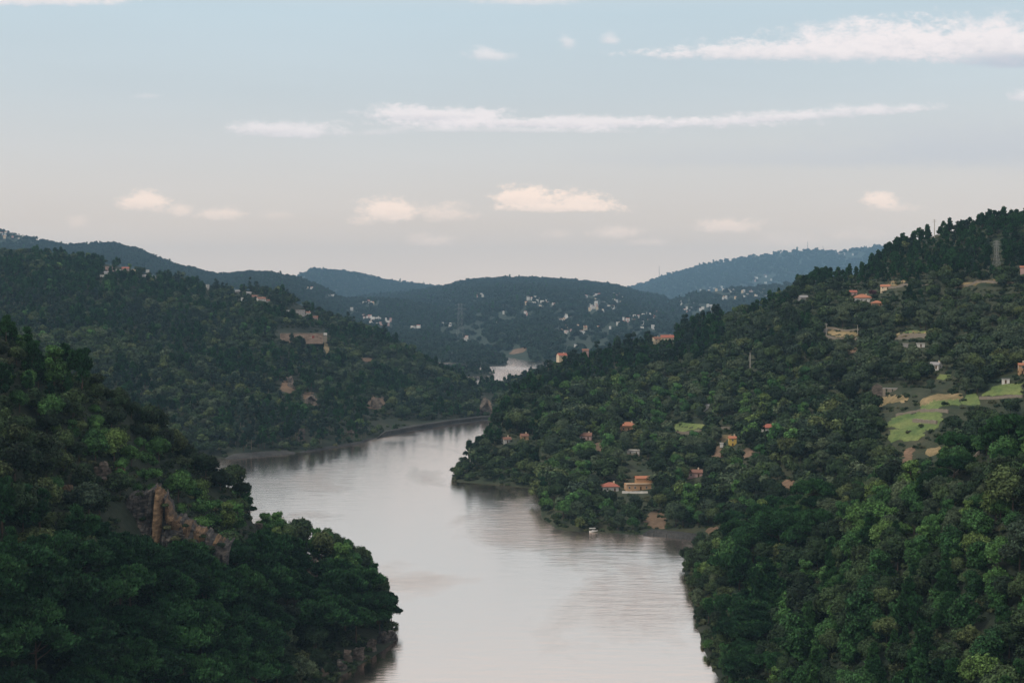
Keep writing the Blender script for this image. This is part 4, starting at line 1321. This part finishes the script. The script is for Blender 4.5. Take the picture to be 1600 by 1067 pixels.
for (px, py, wpx, nst, dr, turn, rk, wm_, rm_, lab, big) in HOUSES:
    x, y, z = hit(px, py)
    if y > 2400:
        h = HILLS['middle_left'] if px < 700 else HILLS['far_bank_right']
        y = float(np.interp(px, h['px'], h['D1'])) + 5
        x = (px - 800) / F * y
        z = CAM_H - (py - HOR) / F * y
    w_ = wpx * .9 / F * y
    d_ = max(3.5, w_ * dr)
    fh = max(2.8, min(3.6, w_ * .32))
    if rk == 'flat' and nst == 1: fh = max(2.6, w_ * .36)
    hgt = fh * nst
    root = empty('house', (x, y + d_ * .5, z + .1), R_(turn) - math.atan2(x, y))
    tag(root, lab, 'house')
    mb = MB()
    if rk == 'terrace':
        mb.box(-w_ / 2, w_ / 2, -d_ / 2, d_ / 2, -4, fh)
        mb.build('lower_wall', M[wm_], root)
        MB().box(-w_ * .12, w_ / 2 - .4, -d_ * .1, d_ / 2 - .01, fh + .003, fh * 1.9).build('upper_wall', M[wm_], root)
        MB().box(-w_ * .5 - .3, w_ * .5 + .3, -d_ / 2 - .5, -d_ / 2 + .6, fh + .002, fh + .5).build('parapet', M['cream'], root)
        rb = MB(); roof_geo(rb, 'gable', w_ * .62, d_ * .62, 0, fh * .35, .5)
        o = rb.build('roof', M[rm_], root); o.location = (w_ * .19, d_ * .2, fh * 1.92)
        pg = MB()
        for i in range(7):
            pg.box(-w_ * .5 + i * w_ * .055, -w_ * .5 + i * w_ * .055 + .2, -d_ * .1, d_ * .45, fh + 2.3, fh + 2.45)
        pg.build('pergola_beams', M['door'], root)
        windows(root, w_, d_, 1, fh, big)
        continue
    if rk == 'gable':
        rise = d_ * .27
        b = [(-w_ / 2, -d_ / 2, -4), (w_ / 2, -d_ / 2, -4), (w_ / 2, d_ / 2, -4), (-w_ / 2, d_ / 2, -4), (-w_ / 2, -d_ / 2, hgt), (w_ / 2, -d_ / 2, hgt), (w_ / 2, d_ / 2, hgt), (-w_ / 2, d_ / 2, hgt),
             (-w_ / 2, 0, hgt + rise), (w_ / 2, 0, hgt + rise)]
        mb.poly(b, [(0, 1, 5, 4), (1, 2, 6, 9, 5), (2, 3, 7, 6), (3, 0, 4, 8, 7)])
        mb.build('wall', M[wm_], root)
        rb = MB(); roof_geo(rb, 'gable', w_, d_, hgt + .02, rise * (1 + .9 / d_), .4)
    elif rk == 'hip':
        mb.box(-w_ / 2, w_ / 2, -d_ / 2, d_ / 2, -4, hgt)
        mb.build('wall', M[wm_], root)
        rb = MB(); roof_geo(rb, 'hip', w_, d_, hgt + .24, w_ * .17 + .6, .8)
    else:
        mb.box(-w_ / 2, w_ / 2, -d_ / 2, d_ / 2, -4, hgt)
        mb.build('wall', M[wm_], root)
        rb = MB().box(-w_ / 2 - .25, w_ / 2 + .25, -d_ / 2 - .25, d_ / 2 + .25, hgt + .003, hgt + .3)
    ro = rb.build('roof', M[rm_], root)
    if big and rk != 'flat':
        zc = hgt + (w_ * .12 if rk == 'hip' else d_ * .15)
        MB().box(w_ * .22, w_ * .22 + .9, .6, 1.4, zc - .6, zc + 1.9).build('chimney', M['cream'], ro)
    if big or wpx >= 12:
        windows(root, w_, d_, nst, fh, big)
    if rk == 'hip' and nst == 2:      # the white arcade in front of the villa
        ar = MB()
        for i in range(6):
            xx = -w_ * .05 + i * w_ * .105
            ar.box(xx, xx + .4, -d_ / 2 - 1.9, -d_ / 2 - 1.5, -3, fh)
        ar.box(-w_ * .06, w_ * .5, -d_ / 2 - 2.0, -d_ / 2 - .01, fh + .003, fh + .3)
        ar.build('arcade', M['white'], root)

# roofless stone ruin with its long wall
def stone_wall(p0, p1, hgt, thick, lab, m='stonew', n=12, cat='wall', name='stone_wall'):
    a, b = hit(*p0), hit(*p1)
    if abs(a[1] - b[1]) > 120:
        b = ((p1[0] - 800) / F * a[1], a[1], a[2])
    r = np.random.default_rng(int(p0[0]))
    V, Fc = [], []
    dirv = Vector((b[0] - a[0], b[1] - a[1], 0)).normalized()
    nv = Vector((-dirv.y, dirv.x, 0)) * thick / 2
    for i in range(n + 1):
        t = i / n
        x, y = a[0] + (b[0] - a[0]) * t, a[1] + (b[1] - a[1]) * t
        wob = nv * float(r.uniform(-.5, .5))
        z = float(terrain_at(x, y)[0])
        zt = z + hgt * float(r.uniform(.85, 1.1))
        for q, zz in ((nv, z - 2), (nv, zt), (-nv, zt), (-nv, z - 2)):
            V.append((x + q.x + wob.x, y + q.y + wob.y, zz))
        if i:
            k = i * 4
            Fc += [(k - 4, k, k + 1, k - 3), (k - 3, k + 1, k + 2, k - 2), (k - 2, k + 2, k + 3, k - 1)]
    Fc += [(0, 1, 2, 3), (n * 4 + 3, n * 4 + 2, n * 4 + 1, n * 4)]
    o = mesh_obj(name, V, Fc, M[m])
    tag(o, lab, cat)
    return o
for p0, p1, hh, lab in [
 ((1426, 661), (1464, 664), 2.2, 'curved dark dry stone wall inside the large green meadow'),
 ((1438, 646), (1482, 645), 1.8, 'dark stone wall along the top of the large green meadow'),
 ((1400, 652), (1446, 641), 1.4, 'pale stone wall slanting up to the straw coloured field'),
 ((1385, 536), (1462, 529), 1.9, 'long brown terrace wall under the straw strip below the villa'),
 ((1404, 529), (1460, 524), 1.4, 'upper terrace wall between the straw strip and the green strip'),
 ((1290, 527), (1345, 533), 1.9, 'brown terrace wall left of the straw strip below the villa'),
 ((1292, 514), (1342, 518), 1.5, 'thin pale terrace wall above the small grey store'),
 ((1530, 624), (1598, 622), 1.5, 'pale wall along the foot of the upper green meadow'),
 ((1040, 674), (1150, 668), 1.7, 'long pale terrace wall right of the broad orange roof'),
 ((1000, 664), (1036, 664), 1.5, 'short grey garden wall beside the broad orange roof'),
 ((946, 712), (1000, 713), 1.5, 'pale garden wall under the flat white canopy'),
 ((1380, 454), (1450, 448), 1.8, 'faint pale terrace wall under the dark ridge wood'),
 ((1480, 452), (1590, 446), 1.8, 'long faint terrace wall at the right under the ridge wood'),
 ((1530, 712), (1440, 716), 1.4, 'overgrown terrace wall below the meadows at the right'),
 ((972, 771), (1012, 771), 1.2, 'low white garden wall in front of the orange villa'),
 ((1228, 601), (1260, 598), 1.5, 'short overgrown terrace wall in the middle of the right wood'),
]:
    stone_wall(p0, p1, hh, .9, lab, 'white' if 'low white' in lab else ('stonew'))
ru = hit(1388, 616)
root = empty('stone_ruin', (ru[0], ru[1], ru[2]), -.3)
tag(root, 'roofless pink grey stone ruin with a gable above the straw field', 'ruin')
rw = 52 / F * ru[1]
def gable_end(xc, yo, wd, hh, th):
    return [(xc - wd / 2, yo, -3), (xc + wd / 2, yo, -3), (xc + wd / 2, yo, hh * .7), (xc, yo, hh), (xc - wd / 2, yo, hh * .62),
            (xc - wd / 2, yo + th, -3), (xc + wd / 2, yo + th, -3), (xc + wd / 2, yo + th, hh * .7), (xc, yo + th, hh), (xc - wd / 2, yo + th, hh * .62)]
GF = [(4, 3, 2, 1, 0), (5, 6, 7, 8, 9), (0, 1, 6, 5), (1, 2, 7, 6), (2, 3, 8, 7), (3, 4, 9, 8), (4, 0, 5, 9)]
MB().poly(gable_end(-rw * .33, 0, rw * .30, 6.5, .8), GF).build('gable_wall', M['rockpale'], root)
fw = MB()
for a, b in ((-rw * .17, -rw * .08), (-rw * .03, rw * .10), (rw * .14, rw * .26), (rw * .31, rw * .5)):
    fw.box(a, b, 0, .8, -3, 3.0)
fw.build('long_wall', M['stonew'], root)
MB().box(-rw * .17, rw * .5, -.02, .82, 3.003, 3.6).build('wall_top', M['greyw'], root)
MB().box(-rw * .48, -rw * .47 + .5, .81, 7, -3, 3.4).build('side_wall', M['stonew'], root)

# long retaining wall on the left hill
a = hit(438, 531)
x0, yy, zz = a
W_ = 74 / F * yy
H_ = 10 / F * yy
root = empty('retaining_wall', (x0 + W_ / 2, yy, zz), 0.06)
tag(root, 'long tan retaining wall with a rust red patch on the left hill', 'wall')
MB().box(-W_ / 2, W_ * .40, -1.2, 1.2, -5, H_ * .96).build('wall_face', M['earthwall'], root)
MB().box(-W_ / 2 + 1, W_ * .40, -1.6, 1.5, H_ * .96 + .004, H_ * .96 + .6).build('coping', M['stonew'], root)
MB().box(W_ * .17, W_ * .22, -1.5, -1.204, H_ * .25, H_ * .62).build('rusty_panel', M['rust'], root)
MB().box(W_ * .405, W_ * .48, -1.0, 6, -3, H_ * .6).build('end_wall', M['stonew'], root)
MB().box(W_ * .41, W_ * .48, .2, 5, H_ * .7 + .003, H_ * 1.05).build('gatehouse', M['white'], root)

# banks: stone embankment and gravel beach along the water
def bank(name, hn, pa, pb, dpx, prof, m, lab, seed):
    h = HILLS[hn]
    r = np.random.default_rng(seed)
    cols = np.arange(pa, pb, dpx)
    V, Q = [], []
    for i, c in enumerate(cols):
        D0 = float(np.interp(c, h['px'], h['D0']))
        e = min(1, (c - pa) / 14 + .05, (pb - c) / 14 + .05)
        for (dd, zz) in prof:
            y = D0 + dd * (1 if dd < 0 else 1) + float(r.uniform(-.35, .35))
            zz2 = zz * e if zz > 0 else zz
            V.append(((c - 800) / F * y, y, zz2 + float(r.uniform(-.18, .18)) * (zz > 0)))
    n = len(prof)
    for i in range(len(cols) - 1):
        for k in range(n - 1):
            Q.append((i * n + k, (i + 1) * n + k, (i + 1) * n + k + 1, i * n + k + 1))
    o = mesh_obj(name, V, Q, M[m])
    tag(o, lab, 'bank')
    return o
bank('river_embankment', 'middle_left', 588, 786, 1.2, [(-16, -1), (-14, .5), (-10.5, 1.0), (-10, 4.2), (-6, 4.4), (0, 4.6), (14, 3.0)], 'gravel', 'thin grey stone embankment curving along the foot of the left hill', 3)
bank('gravel_beach', 'middle_left', 352, 462, 1.2, [(-12, -.6), (-9, .6), (-4, 1.8), (2, 2.4), (10, 2.2)], 'gravel', 'pale gravel beach at the inner bend below the left hill', 4)
bank('stony_bank', 'far_bank_right', 1004, 1116, 1.0, [(-6, -.6), (-4, .7), (-1, 2.0), (3, 2.3), (9, 1.8)], 'gravel', 'stony bank along the bay below the bare earth slope', 5)
bank('rocky_edge', 'middle_left', 468, 588, 1.2, [(-5, -.6), (-3, .7), (-1, 1.4), (3, 1.6), (7, .9)], 'gravel', 'dark rocky water edge between the beach and the embankment', 6)

# ------------------------------------------------------------------ rock
def rock(name, m, parent, w, d, h, seed, cell=1.6, rough=.22, strata=0.0, lean=0.0, taper=.25):
    """a broken block: gridded box with faceted, stepped faces"""
    r = np.random.default_rng(seed)
    nx, ny, nz = [int(max(3, min(26, v / cell))) for v in (w, d, h)]
    V, Fc, key = [], [], {}
    def vid(i, j, k):
        t = (i, j, k)
        if t not in key:
            key[t] = len(V)
            x, y, z = (i / nx - .5), (j / ny - .5), k / nz
            tp = 1 - taper * z ** 1.5
            p = np.array([x * w * tp + lean * z * w, y * d * tp, z * h])
            s_ = rough * min(w, d)
            q = np.floor(p / (cell * 2.2) + r.uniform(-.12, .12, 3))
            jx = vhash(np.array(q[0] + q[2] * 3), np.array(q[1] * 5 + q[2] * 11), seed) - .5
            jy = vhash(np.array(q[0] * 2 + q[2] * 7), np.array(q[1] + q[2] * 13), seed + 7) - .5
            dirx = np.sign(x) if abs(x) > .49 else x
            diry = np.sign(y) if abs(y) > .49 else y
            p[0] += dirx * jx * s_ * 2 + r.uniform(-.1, .1) * cell
            p[1] += diry * jy * s_ * 2 + r.uniform(-.1, .1) * cell
            if strata:
                p[1] += -strata * ((z * h / 1.7 + x * 4) % 1.0) * (y < -.45)
            p[2] += (jx + jy) * s_ * 1.2 * (z > .6) + r.uniform(-.15, .15) * cell * (z > .05)
            V.append(tuple(p))
        return key[t]
    for i in range(nx):
        for k in range(nz):
            for j, fl in ((0, 0), (ny, 1)):
                q = [vid(i, j, k), vid(i + 1, j, k), vid(i + 1, j, k + 1), vid(i, j, k + 1)]
                Fc.append(tuple(q[::-1] if fl else q))
    for j in range(ny):
        for k in range(nz):
            for i, fl in ((0, 1), (nx, 0)):
                q = [vid(i, j, k), vid(i, j + 1, k), vid(i, j + 1, k + 1), vid(i, j, k + 1)]
                Fc.append(tuple(q[::-1] if fl else q))
    for i in range(nx):
        for j in range(ny):
            q = [vid(i, j, nz), vid(i + 1, j, nz), vid(i + 1, j + 1, nz), vid(i, j + 1, nz)]
            Fc.append(tuple(q))
    tr = []
    for q in Fc:
        if r.random() < .5: tr += [(q[0], q[1], q[2]), (q[0], q[2], q[3])]
        else: tr += [(q[0], q[1], q[3]), (q[1], q[2], q[3])]
    return mesh_obj(name, V, tr, m, parent)

cl = hit(235, 850)
s_px = cl[1] / F
root = empty('rock_cliff', (cl[0], cl[1], cl[2] - 2), 0)
tag(root, 'fractured dark cliff with one tall orange pillar on the near left slope', 'cliff')
CF = np.array([(160, 838, 806), (172, 840, 790), (205, 843, 782), (232, 846, 768), (240, 847, 768), (250, 848, 778), (262, 850, 806), (285, 854, 824), (310, 859, 838), (335, 865, 850), (356, 870, 862)], float)
def cliff_bed(nm, mt, u0, u1, fwd, seed, v0=0.0, v1=1.0, cap=7.0, fissure=1.0):
    """a strip of the cliff between two picture columns: leaning face with fissures and beds, and a cap running back into the hill"""
    nu, nv = int((u1 - u0) * 1.3) + 3, int(34 * (v1 - v0)) + 3
    us = np.linspace(u0, u1, nu)
    foot, top = np.interp(us, CF[:, 0], CF[:, 1]), np.interp(us, CF[:, 0], CF[:, 2])
    V = []
    for j in range(nv + 3):
        v = min(1.0, v0 + (v1 - v0) * j / (nv - 1))
        X = (us - 235) * s_px
        jag = fbm(us / 7.0, us * 0 + 3.3, seed, 4, .62) * 2.4
        Z = (850 - (foot + (top - foot) * v)) * s_px + jag * v * 1.1 - (3.0 if j == 0 else 0)
        col_n = fbm(X / 1.5, Z / 7.0, seed + 1, 4, .62)
        bed = ((Z / 1.9 + X * .22 + fbm(X / 4, Z / 3, seed + 5, 2) * .8) % 1.0)
        blk = np.floor(fbm(X / 2.6, Z / 3.6, seed + 9, 2) * 4) / 4.0
        e = np.minimum(1, np.minimum(us - u0, u1 - us) / 3.0 + .0)
        Y = v * 4.6 - (col_n * 2.1 + blk * 2.0 + bed * .45) * fissure - fwd * e + (1 - e) * 1.5
        if j >= nv:
            k = j - nv + 1
            Y = Y + cap * k / 3.0
            Z = Z + fbm(us / 3.0, us * 0 + j, seed + 3, 3) * .8 + .35 * k
        V.append(np.stack([X, Y, Z], -1))
    V = np.concatenate(V)
    i = np.arange(nu - 1)[None, :] + nu * np.arange(nv + 2)[:, None]
    Q = np.stack([i, i + 1, i + 1 + nu, i + nu], -1).reshape(-1, 4)
    o = bpy.data.objects.new(nm, np_mesh(nm, V, Q, M[mt]))
    col.objects.link(o)
    o.parent = root
    return o
root.location.z += 2
cliff_bed('slate_face', 'rockdark', 160, 238, 0.0, 3)
cliff_bed('rock_pillar', 'pillar', 237, 250, 2.6, 14, cap=4, fissure=.45)
cliff_bed('descending_ridge', 'rockdark', 248, 356, 0.4, 25)
cliff_bed('ochre_crest', 'rockochre', 252, 350, 0.9, 36, .78, 1.0, cap=5)
cliff_bed('pale_scree', 'rockpale', 178, 222, 1.6, 47, 0.0, .20, cap=1.5)
for i, (px_, row_, sc_) in enumerate([(186, 800, .55), (214, 776, .5), (222, 812, .45), (262, 826, .5), (276, 842, .6), (300, 846, .5), (318, 838, .45), (332, 858, .6), (196, 836, .6), (256, 792, .45), (290, 822, .4), (345, 852, .55)]):
    place_tree('shrub', i, (px_ - 235) * s_px + cl[0], cl[1] + (850 - row_) / 75 * 4.6 - 1.2, cl[2] + (850 - row_) * s_px - .3, sc_, i * 1.1,
               ['dull bush rooted in the dark slate face', 'green bush clinging to the descending ridge'][px_ > 240], ['bushes rooted in the slate face', 'bushes on the descending ridge'][px_ > 240])
def lone_rock(px, row, wpx, hpx, mt, lab, seed, name='rock_outcrop', grp=None, at_water=False, **kw):
    if at_water:
        y = F * CAM_H / (row - HOR); x = (px - 800) / F * y; z = -1.0
    else:
        x, y, z = hit(px, row)
    s_ = y / F
    o = rock(name, M[mt], None, wpx * s_, max(2.5, wpx * s_ * .8), hpx * s_ + 2.5, seed, **kw)
    o.location = (x, y + wpx * s_ * .3, z - 2.0 if not at_water else -1.5)
    o.rotation_euler = (0, 0, seed * .7)
    tag(o, lab, 'rock', grp)
lone_rock(104, 788, 26, 26, 'rockochre', 'ochre rock patch at the left above the shaded hollow', 31, cell=.8, rough=.17, taper=.5)
lone_rock(84, 776, 18, 14, 'rockbrown', 'smaller ochre rock left of the ochre rock patch', 32, cell=.8, rough=.17, taper=.6)
lone_rock(158, 748, 26, 20, 'rockpale', 'pale broken rock between bushes above the cliff', 33, cell=.8, rough=.17, taper=.6)
lone_rock(186, 756, 26, 20, 'rockochre', 'brown rock ledge just above the dark cliff', 34, cell=.8, rough=.17, taper=.6)
lone_rock(484, 908, 30, 30, 'rockpale', 'pale pink rock outcrop among trees on the near left headland', 35, cell=.7, rough=.17, taper=.5)
lone_rock(404, 846, 16, 24, 'rockpale', 'slim pinkish rock on the near left shoulder', 36, cell=.7, rough=.17, taper=.5)
lone_rock(36, 960, 18, 14, 'rockochre', 'small brown rock in the bottom left wood', 37, cell=.7, rough=.17, taper=.5)
for i, (a_, b_, c_, d_, t_) in enumerate([(612, 1000, 18, 9, 'flat dark rock furthest out at the headland tip'), (598, 1006, 20, 13, 'dark angular rock just inside the headland tip'), (580, 1018, 20, 12, 'grey rock at the waterline left of the headland tip'),
        (560, 1032, 20, 12, 'pale topped boulder at the waterline below the overhanging trees'), (543, 1036, 14, 16, 'tall pale boulder standing at the waterline under the trees'), (530, 1050, 22, 10, 'low dark boulder at the waterline near the bottom edge'), (508, 1060, 18, 12, 'grey boulder in the water at the bottom edge')]):
    lone_rock(a_, b_, c_, d_, 'rockpale' if 'pale' in t_ or 'grey' in t_ else 'rockdark', t_, 50 + i, 'shore_rock', None, True, cell=.6, rough=.2, taper=.5)
for i, (a_, b_, c_, d_, t_) in enumerate([(452, 606, 17, 15, 'pinkish scree scar on the wooded left hill'), (488, 632, 19, 10, 'brown scar lower right of the pinkish scree scar'), (588, 640, 16, 16, 'brown cliffy scar above the embankment'), (758, 650, 16, 26, 'pale rock face where the left hill meets the headland'), (548, 676, 18, 8, 'brown rocks just above the dark water edge'), (470, 690, 13, 18, 'pale slanting rock above the water edge')]):
    lone_rock(a_, b_, c_, d_, 'rockpale', t_, 70 + i, 'rock_outcrop', None, cell=3.0, rough=.3, taper=.6)

# ------------------------------------------------------------------ pylons, poles and masts
def beam(mb, a, b, r=.14):
    mb.tube([a, b], [r, r], 4)
def pylon(px, row, hpx, arms, lab, D=None, thick=.16):
    x, y, z = hit(px, row) if D is None else ((px - 800) / F * D, D, float(ground(np.array([float(px)]), np.array([float(D)]))[0]))
    H = hpx / F * y
    b0, b1 = H * .11, H * .012
    root = empty('pylon', (x, y, z - .5), .35)
    tag(root, lab, 'pylon')
    body = MB()
    n = 8
    P4 = []
    for i in range(n + 1):
        t = i / n
        r_ = b0 * (1 - t) ** 1.6 + b1 * 2 * (t > .5) + b1
        P4.append([(sx_ * r_, sy_ * r_, H * t) for sx_, sy_ in ((-1, -1), (1, -1), (1, 1), (-1, 1))])
    for i in range(n):
        for k in range(4):
            beam(body, P4[i][k], P4[i + 1][k], thick)
            beam(body, P4[i][k], P4[i + 1][(k + 1) % 4], thick * .7)
            beam(body, P4[i + 1][k], P4[i + 1][(k + 1) % 4], thick * .7)
    body.build('lattice_tower', M['metal'], root)
    for i in range(arms):
        zt = H * (.97 - i * .11)
        L_ = H * (.13 + .03 * (i == 1))
        for s_ in (-1, 1):
            am = MB()
            beam(am, (0, 0, zt), (s_ * L_, 0, zt), thick)
            beam(am, (0, 0, zt + H * .04), (s_ * L_, 0, zt), thick * .8)
            am.box(s_ * L_ - .12, s_ * L_ + .12, -.12, .12, zt - H * .035, zt)
            am.build('crossarm', M['metal'], root)
def pole(px, row, hpx, lab, D=None, arm=True, r=.22, m='concrete', name='utility_pole', cat='pole'):
    x, y, z = hit(px, row) if D is None else ((px - 800) / F * D, D, float(ground(np.array([float(px)]), np.array([float(D)]))[0]))
    H = hpx / F * y
    root = empty(name, (x, y, z - .3), .2)
    tag(root, lab, cat)
    MB().tube([(0, 0, 0), (0, 0, H)], [r * 1.3, r * .8], 6).build('pole_shaft', M[m], root)
    if arm:
        for i in range(2):
            MB().box(-H * .10, H * .10, -.14, .14, H * (.93 - .09 * i), H * (.93 - .09 * i) + .25).build('crossarm', M[m], root)
pylon(719, 548, 62, 3, 'lattice pylon standing on the dark ridge between the valleys', D=4000, thick=.2)
pylon(1557, 417, 40, 3, 'pale lattice pylon on the right ridge near the edge', thick=.13)
pole(1460, 374, 32, 'slender pale pole against the trees of the right ridge', r=.35)
pole(1172, 577, 24, 'thin pale pole in the dark wood below the crest', arm=False, r=.3)
pole(1340, 524, 16, 'white lamp post by the terraces below the villa', arm=False, r=.22)
pole(1291, 528, 22, 'pale pole at the left end of the brown terrace wall', arm=True, r=.22)
pole(1030, 440, 22, 'thin mast on the skyline left of the long blue ridge', D=15100, arm=False, r=2.0, m='metal', name='radio_mast', cat='mast')
pole(1262, 392, 16, 'tallest thin mast on top of the long blue ridge', D=15250, arm=False, r=2.2, m='metal', name='radio_mast', cat='mast')
pole(1286, 392, 9, 'short mast right of the tallest ridge mast', D=15250, arm=False, r=1.7, m='metal', name='radio_mast', cat='mast')
pole(662, 444, 10, 'tiny mast in the skyline notch between the far hills', D=11080, arm=False, r=1.3, m='metal', name='radio_mast', cat='mast')
pole(776, 500, 12, 'pale pole on the middle far ridge', D=4200, arm=False, r=.6, name='utility_pole')

# ------------------------------------------------------------------ boat moored at the bank
by = F * CAM_H / (831 - HOR)
bx = (927 - 800) / F * by
root = empty('moored_boat', (bx, by, 0), .35)
tag(root, 'small white boat with a canopy moored below the wooded right bank', 'boat')
hv, hf = [], []
for i, (t, wd_, zt) in enumerate([(-2.6, .85, .75), (-1.2, 1.05, .72), (.4, 1.05, .76), (1.7, .75, .88), (2.7, .06, 1.05)]):
    hv += [(t, -wd_, zt), (t, -wd_ * .7, -.25), (t, wd_ * .7, -.25), (t, wd_, zt)]
    if i:
        k = i * 4
        hf += [(k - 4, k - 3, k + 1, k), (k - 3, k - 2, k + 2, k + 1), (k - 2, k - 1, k + 3, k + 2), (k - 4, k, k + 3, k - 1)]
hf += [(0, 3, 2, 1)]
mesh_obj('hull', hv, hf, M['boatw'], root)
MB().box(-.7, 1.1, -.7, .7, .76, 1.35).build('cabin', M['boatw'], root)
MB().box(-.6, 1.15, -.72, .72, 1.0, 1.2).build('windscreen', M['glass'], root)
cp = MB()
for sx_ in (-2.0, .9):
    for sy_ in (-.8, .8):
        cp.tube([(sx_, sy_, .7), (sx_, sy_, 2.2)], [.05, .05], 5)
cp.build('canopy_posts', M['metal'], root)
MB().box(-2.3, 1.2, -.95, .95, 2.2, 2.32).build('canopy', M['boatw'], root)
MB().box(-2.95, -2.62, -.18, .18, -.1, .95).build('outboard_motor', M['glass'], root)

# ------------------------------------------------------------------ the far villages
def small_house_mesh(w, d, h, wm_, rm_, flat=False):
    mb = MB()
    x, y, r_ = w / 2, d / 2, d * .28
    if flat:
        mb.box(-x, x, -y, y, -6, h)
        me_f = [0] * 6
        me_f[1] = 1
        return mb.v, mb.f, me_f
    v = [(-x, -y, -6), (x, -y, -6), (x, y, -6), (-x, y, -6), (-x, -y, h), (x, -y, h), (x, y, h), (-x, y, h), (-x, 0, h + r_), (x, 0, h + r_)]
    f = [(0, 1, 5, 4), (1, 2, 6, 9, 5), (2, 3, 7, 6), (3, 0, 4, 8, 7), (4, 5, 9, 8), (6, 7, 8, 9)]
    return v, f, [0, 0, 0, 0, 1, 1]
VM = {}
def vmesh(k, wm_, rm_, flat):
    key = (k, wm_, rm_, flat)
    if key not in VM:
        w_, d_, h_ = [(10, 8, 5.5), (13, 8, 6.0), (8, 8, 7.5), (17, 9, 5.0), (22, 11, 6.0)][k]
        v, f, fm_ = small_house_mesh(w_, d_, h_, wm_, rm_, flat)
        me = bpy.data.meshes.new('village_house')
        me.from_pydata(v, [], f)
        me.materials.append(M[wm_]); me.materials.append(M[rm_])
        me.polygons.foreach_set('material_index', fm_)
        me.update()
        VM[key] = me
    return VM[key]
vr = random.Random(5)
for (xa, xb, ya, yb, n, wh) in CLUST:
    for i in range(n):
        px, py = vr.uniform(xa, xb), vr.uniform(ya, yb)
        x, y, z = hit(px, py, 2350)
        if y > 17000 or z < 1 or (y < 3000 and px > 700): continue
        k = vr.choice([0, 0, 1, 1, 2, 3] if y > 3800 else [0, 0, 1, 2])
        if 'row' in wh and vr.random() < .4: k = 3
        wl, rf = vr.choice([('white', 'redtile'), ('white', 'slate'), ('white', 'browntile'), ('cream', 'tile'), ('white', 'white'), ('pinkw', 'redtile'), ('white', 'concrete')])
        o = bpy.data.objects.new('village_house', vmesh(k, wl, rf, vr.random() < .3))
        col.objects.link(o)
        s_ = .66 + min(1.2, max(0, (y - 4000) / 9000))
        o.scale = (s_, s_, s_ * 1.15)
        zz_ = float(terrain_at(x, y)[0])
        o.location = (x, y, max(zz_, z) + 2.0 + 3.0 * (y > 4000))
        o.rotation_euler = (0, 0, vr.choice([0, .3, -.3, 1.57, .8]) + vr.uniform(-.1, .1))
        cw = {'white': 'white', 'cream': 'cream', 'pinkw': 'pinkish'}[wl]
        cr_ = {'redtile': 'red roofed', 'slate': 'grey roofed', 'browntile': 'brown roofed', 'tile': 'orange roofed', 'white': 'all pale', 'concrete': 'flat topped'}[rf]
        tag(o, f'{cr_} {cw} house {wh}', 'house', f'{cr_} {cw} houses {wh}')

# ------------------------------------------------------------------ haze
hz = MB().box(-11900, 11900, -950, 17900, -11, 800)
hzo = hz.build('haze', None) if False else mesh_obj('haze', hz.v, hz.f, bpy.data.materials.new('valley_haze'))
tag(hzo, kind='stuff')
hm = hzo.data.materials[0]
hm.use_nodes = True
ht = NT(hm.node_tree)
ht.n.clear()
pv = ht.new('ShaderNodeVolumePrincipled')
pv.inputs['Color'].default_value = (.385, .67, .955, 1)
pv.inputs['Density'].default_value = 4.5e-5
pv.inputs['Anisotropy'].default_value = 0.0
mo = ht.new('ShaderNodeOutputMaterial')
ht.l.new(pv.outputs[0], mo.inputs['Volume'])

# ------------------------------------------------------------------ say which one, where several look alike
ORD = ['first', 'second', 'third', 'fourth', 'fifth', 'sixth', 'seventh', 'eighth', 'ninth', 'tenth', 'eleventh', 'twelfth']
byl = {}
for o in col.objects:
    if o.parent is None and o.get('label'):
        byl.setdefault(o['label'], []).append(o)
for lab, os_ in byl.items():
    if len(os_) < 2: continue
    pr = [(proj(o.location.x, o.location.y, o.location.z), o) for o in os_]
    pr.sort(key=lambda t: t[0][1])
    nb = (len(pr) + 8) // 9
    per = (len(pr) + nb - 1) // nb
    for b in range(nb):
        row = sorted(pr[b * per:(b + 1) * per], key=lambda t: t[0][0])
        for i, (q, o) in enumerate(row):
            e = f', {ORD[i]} from left' if len(row) > 1 else ''
            if nb > 1:
                e = f', {ORD[b]} row' + e
            o['label'] = lab + e
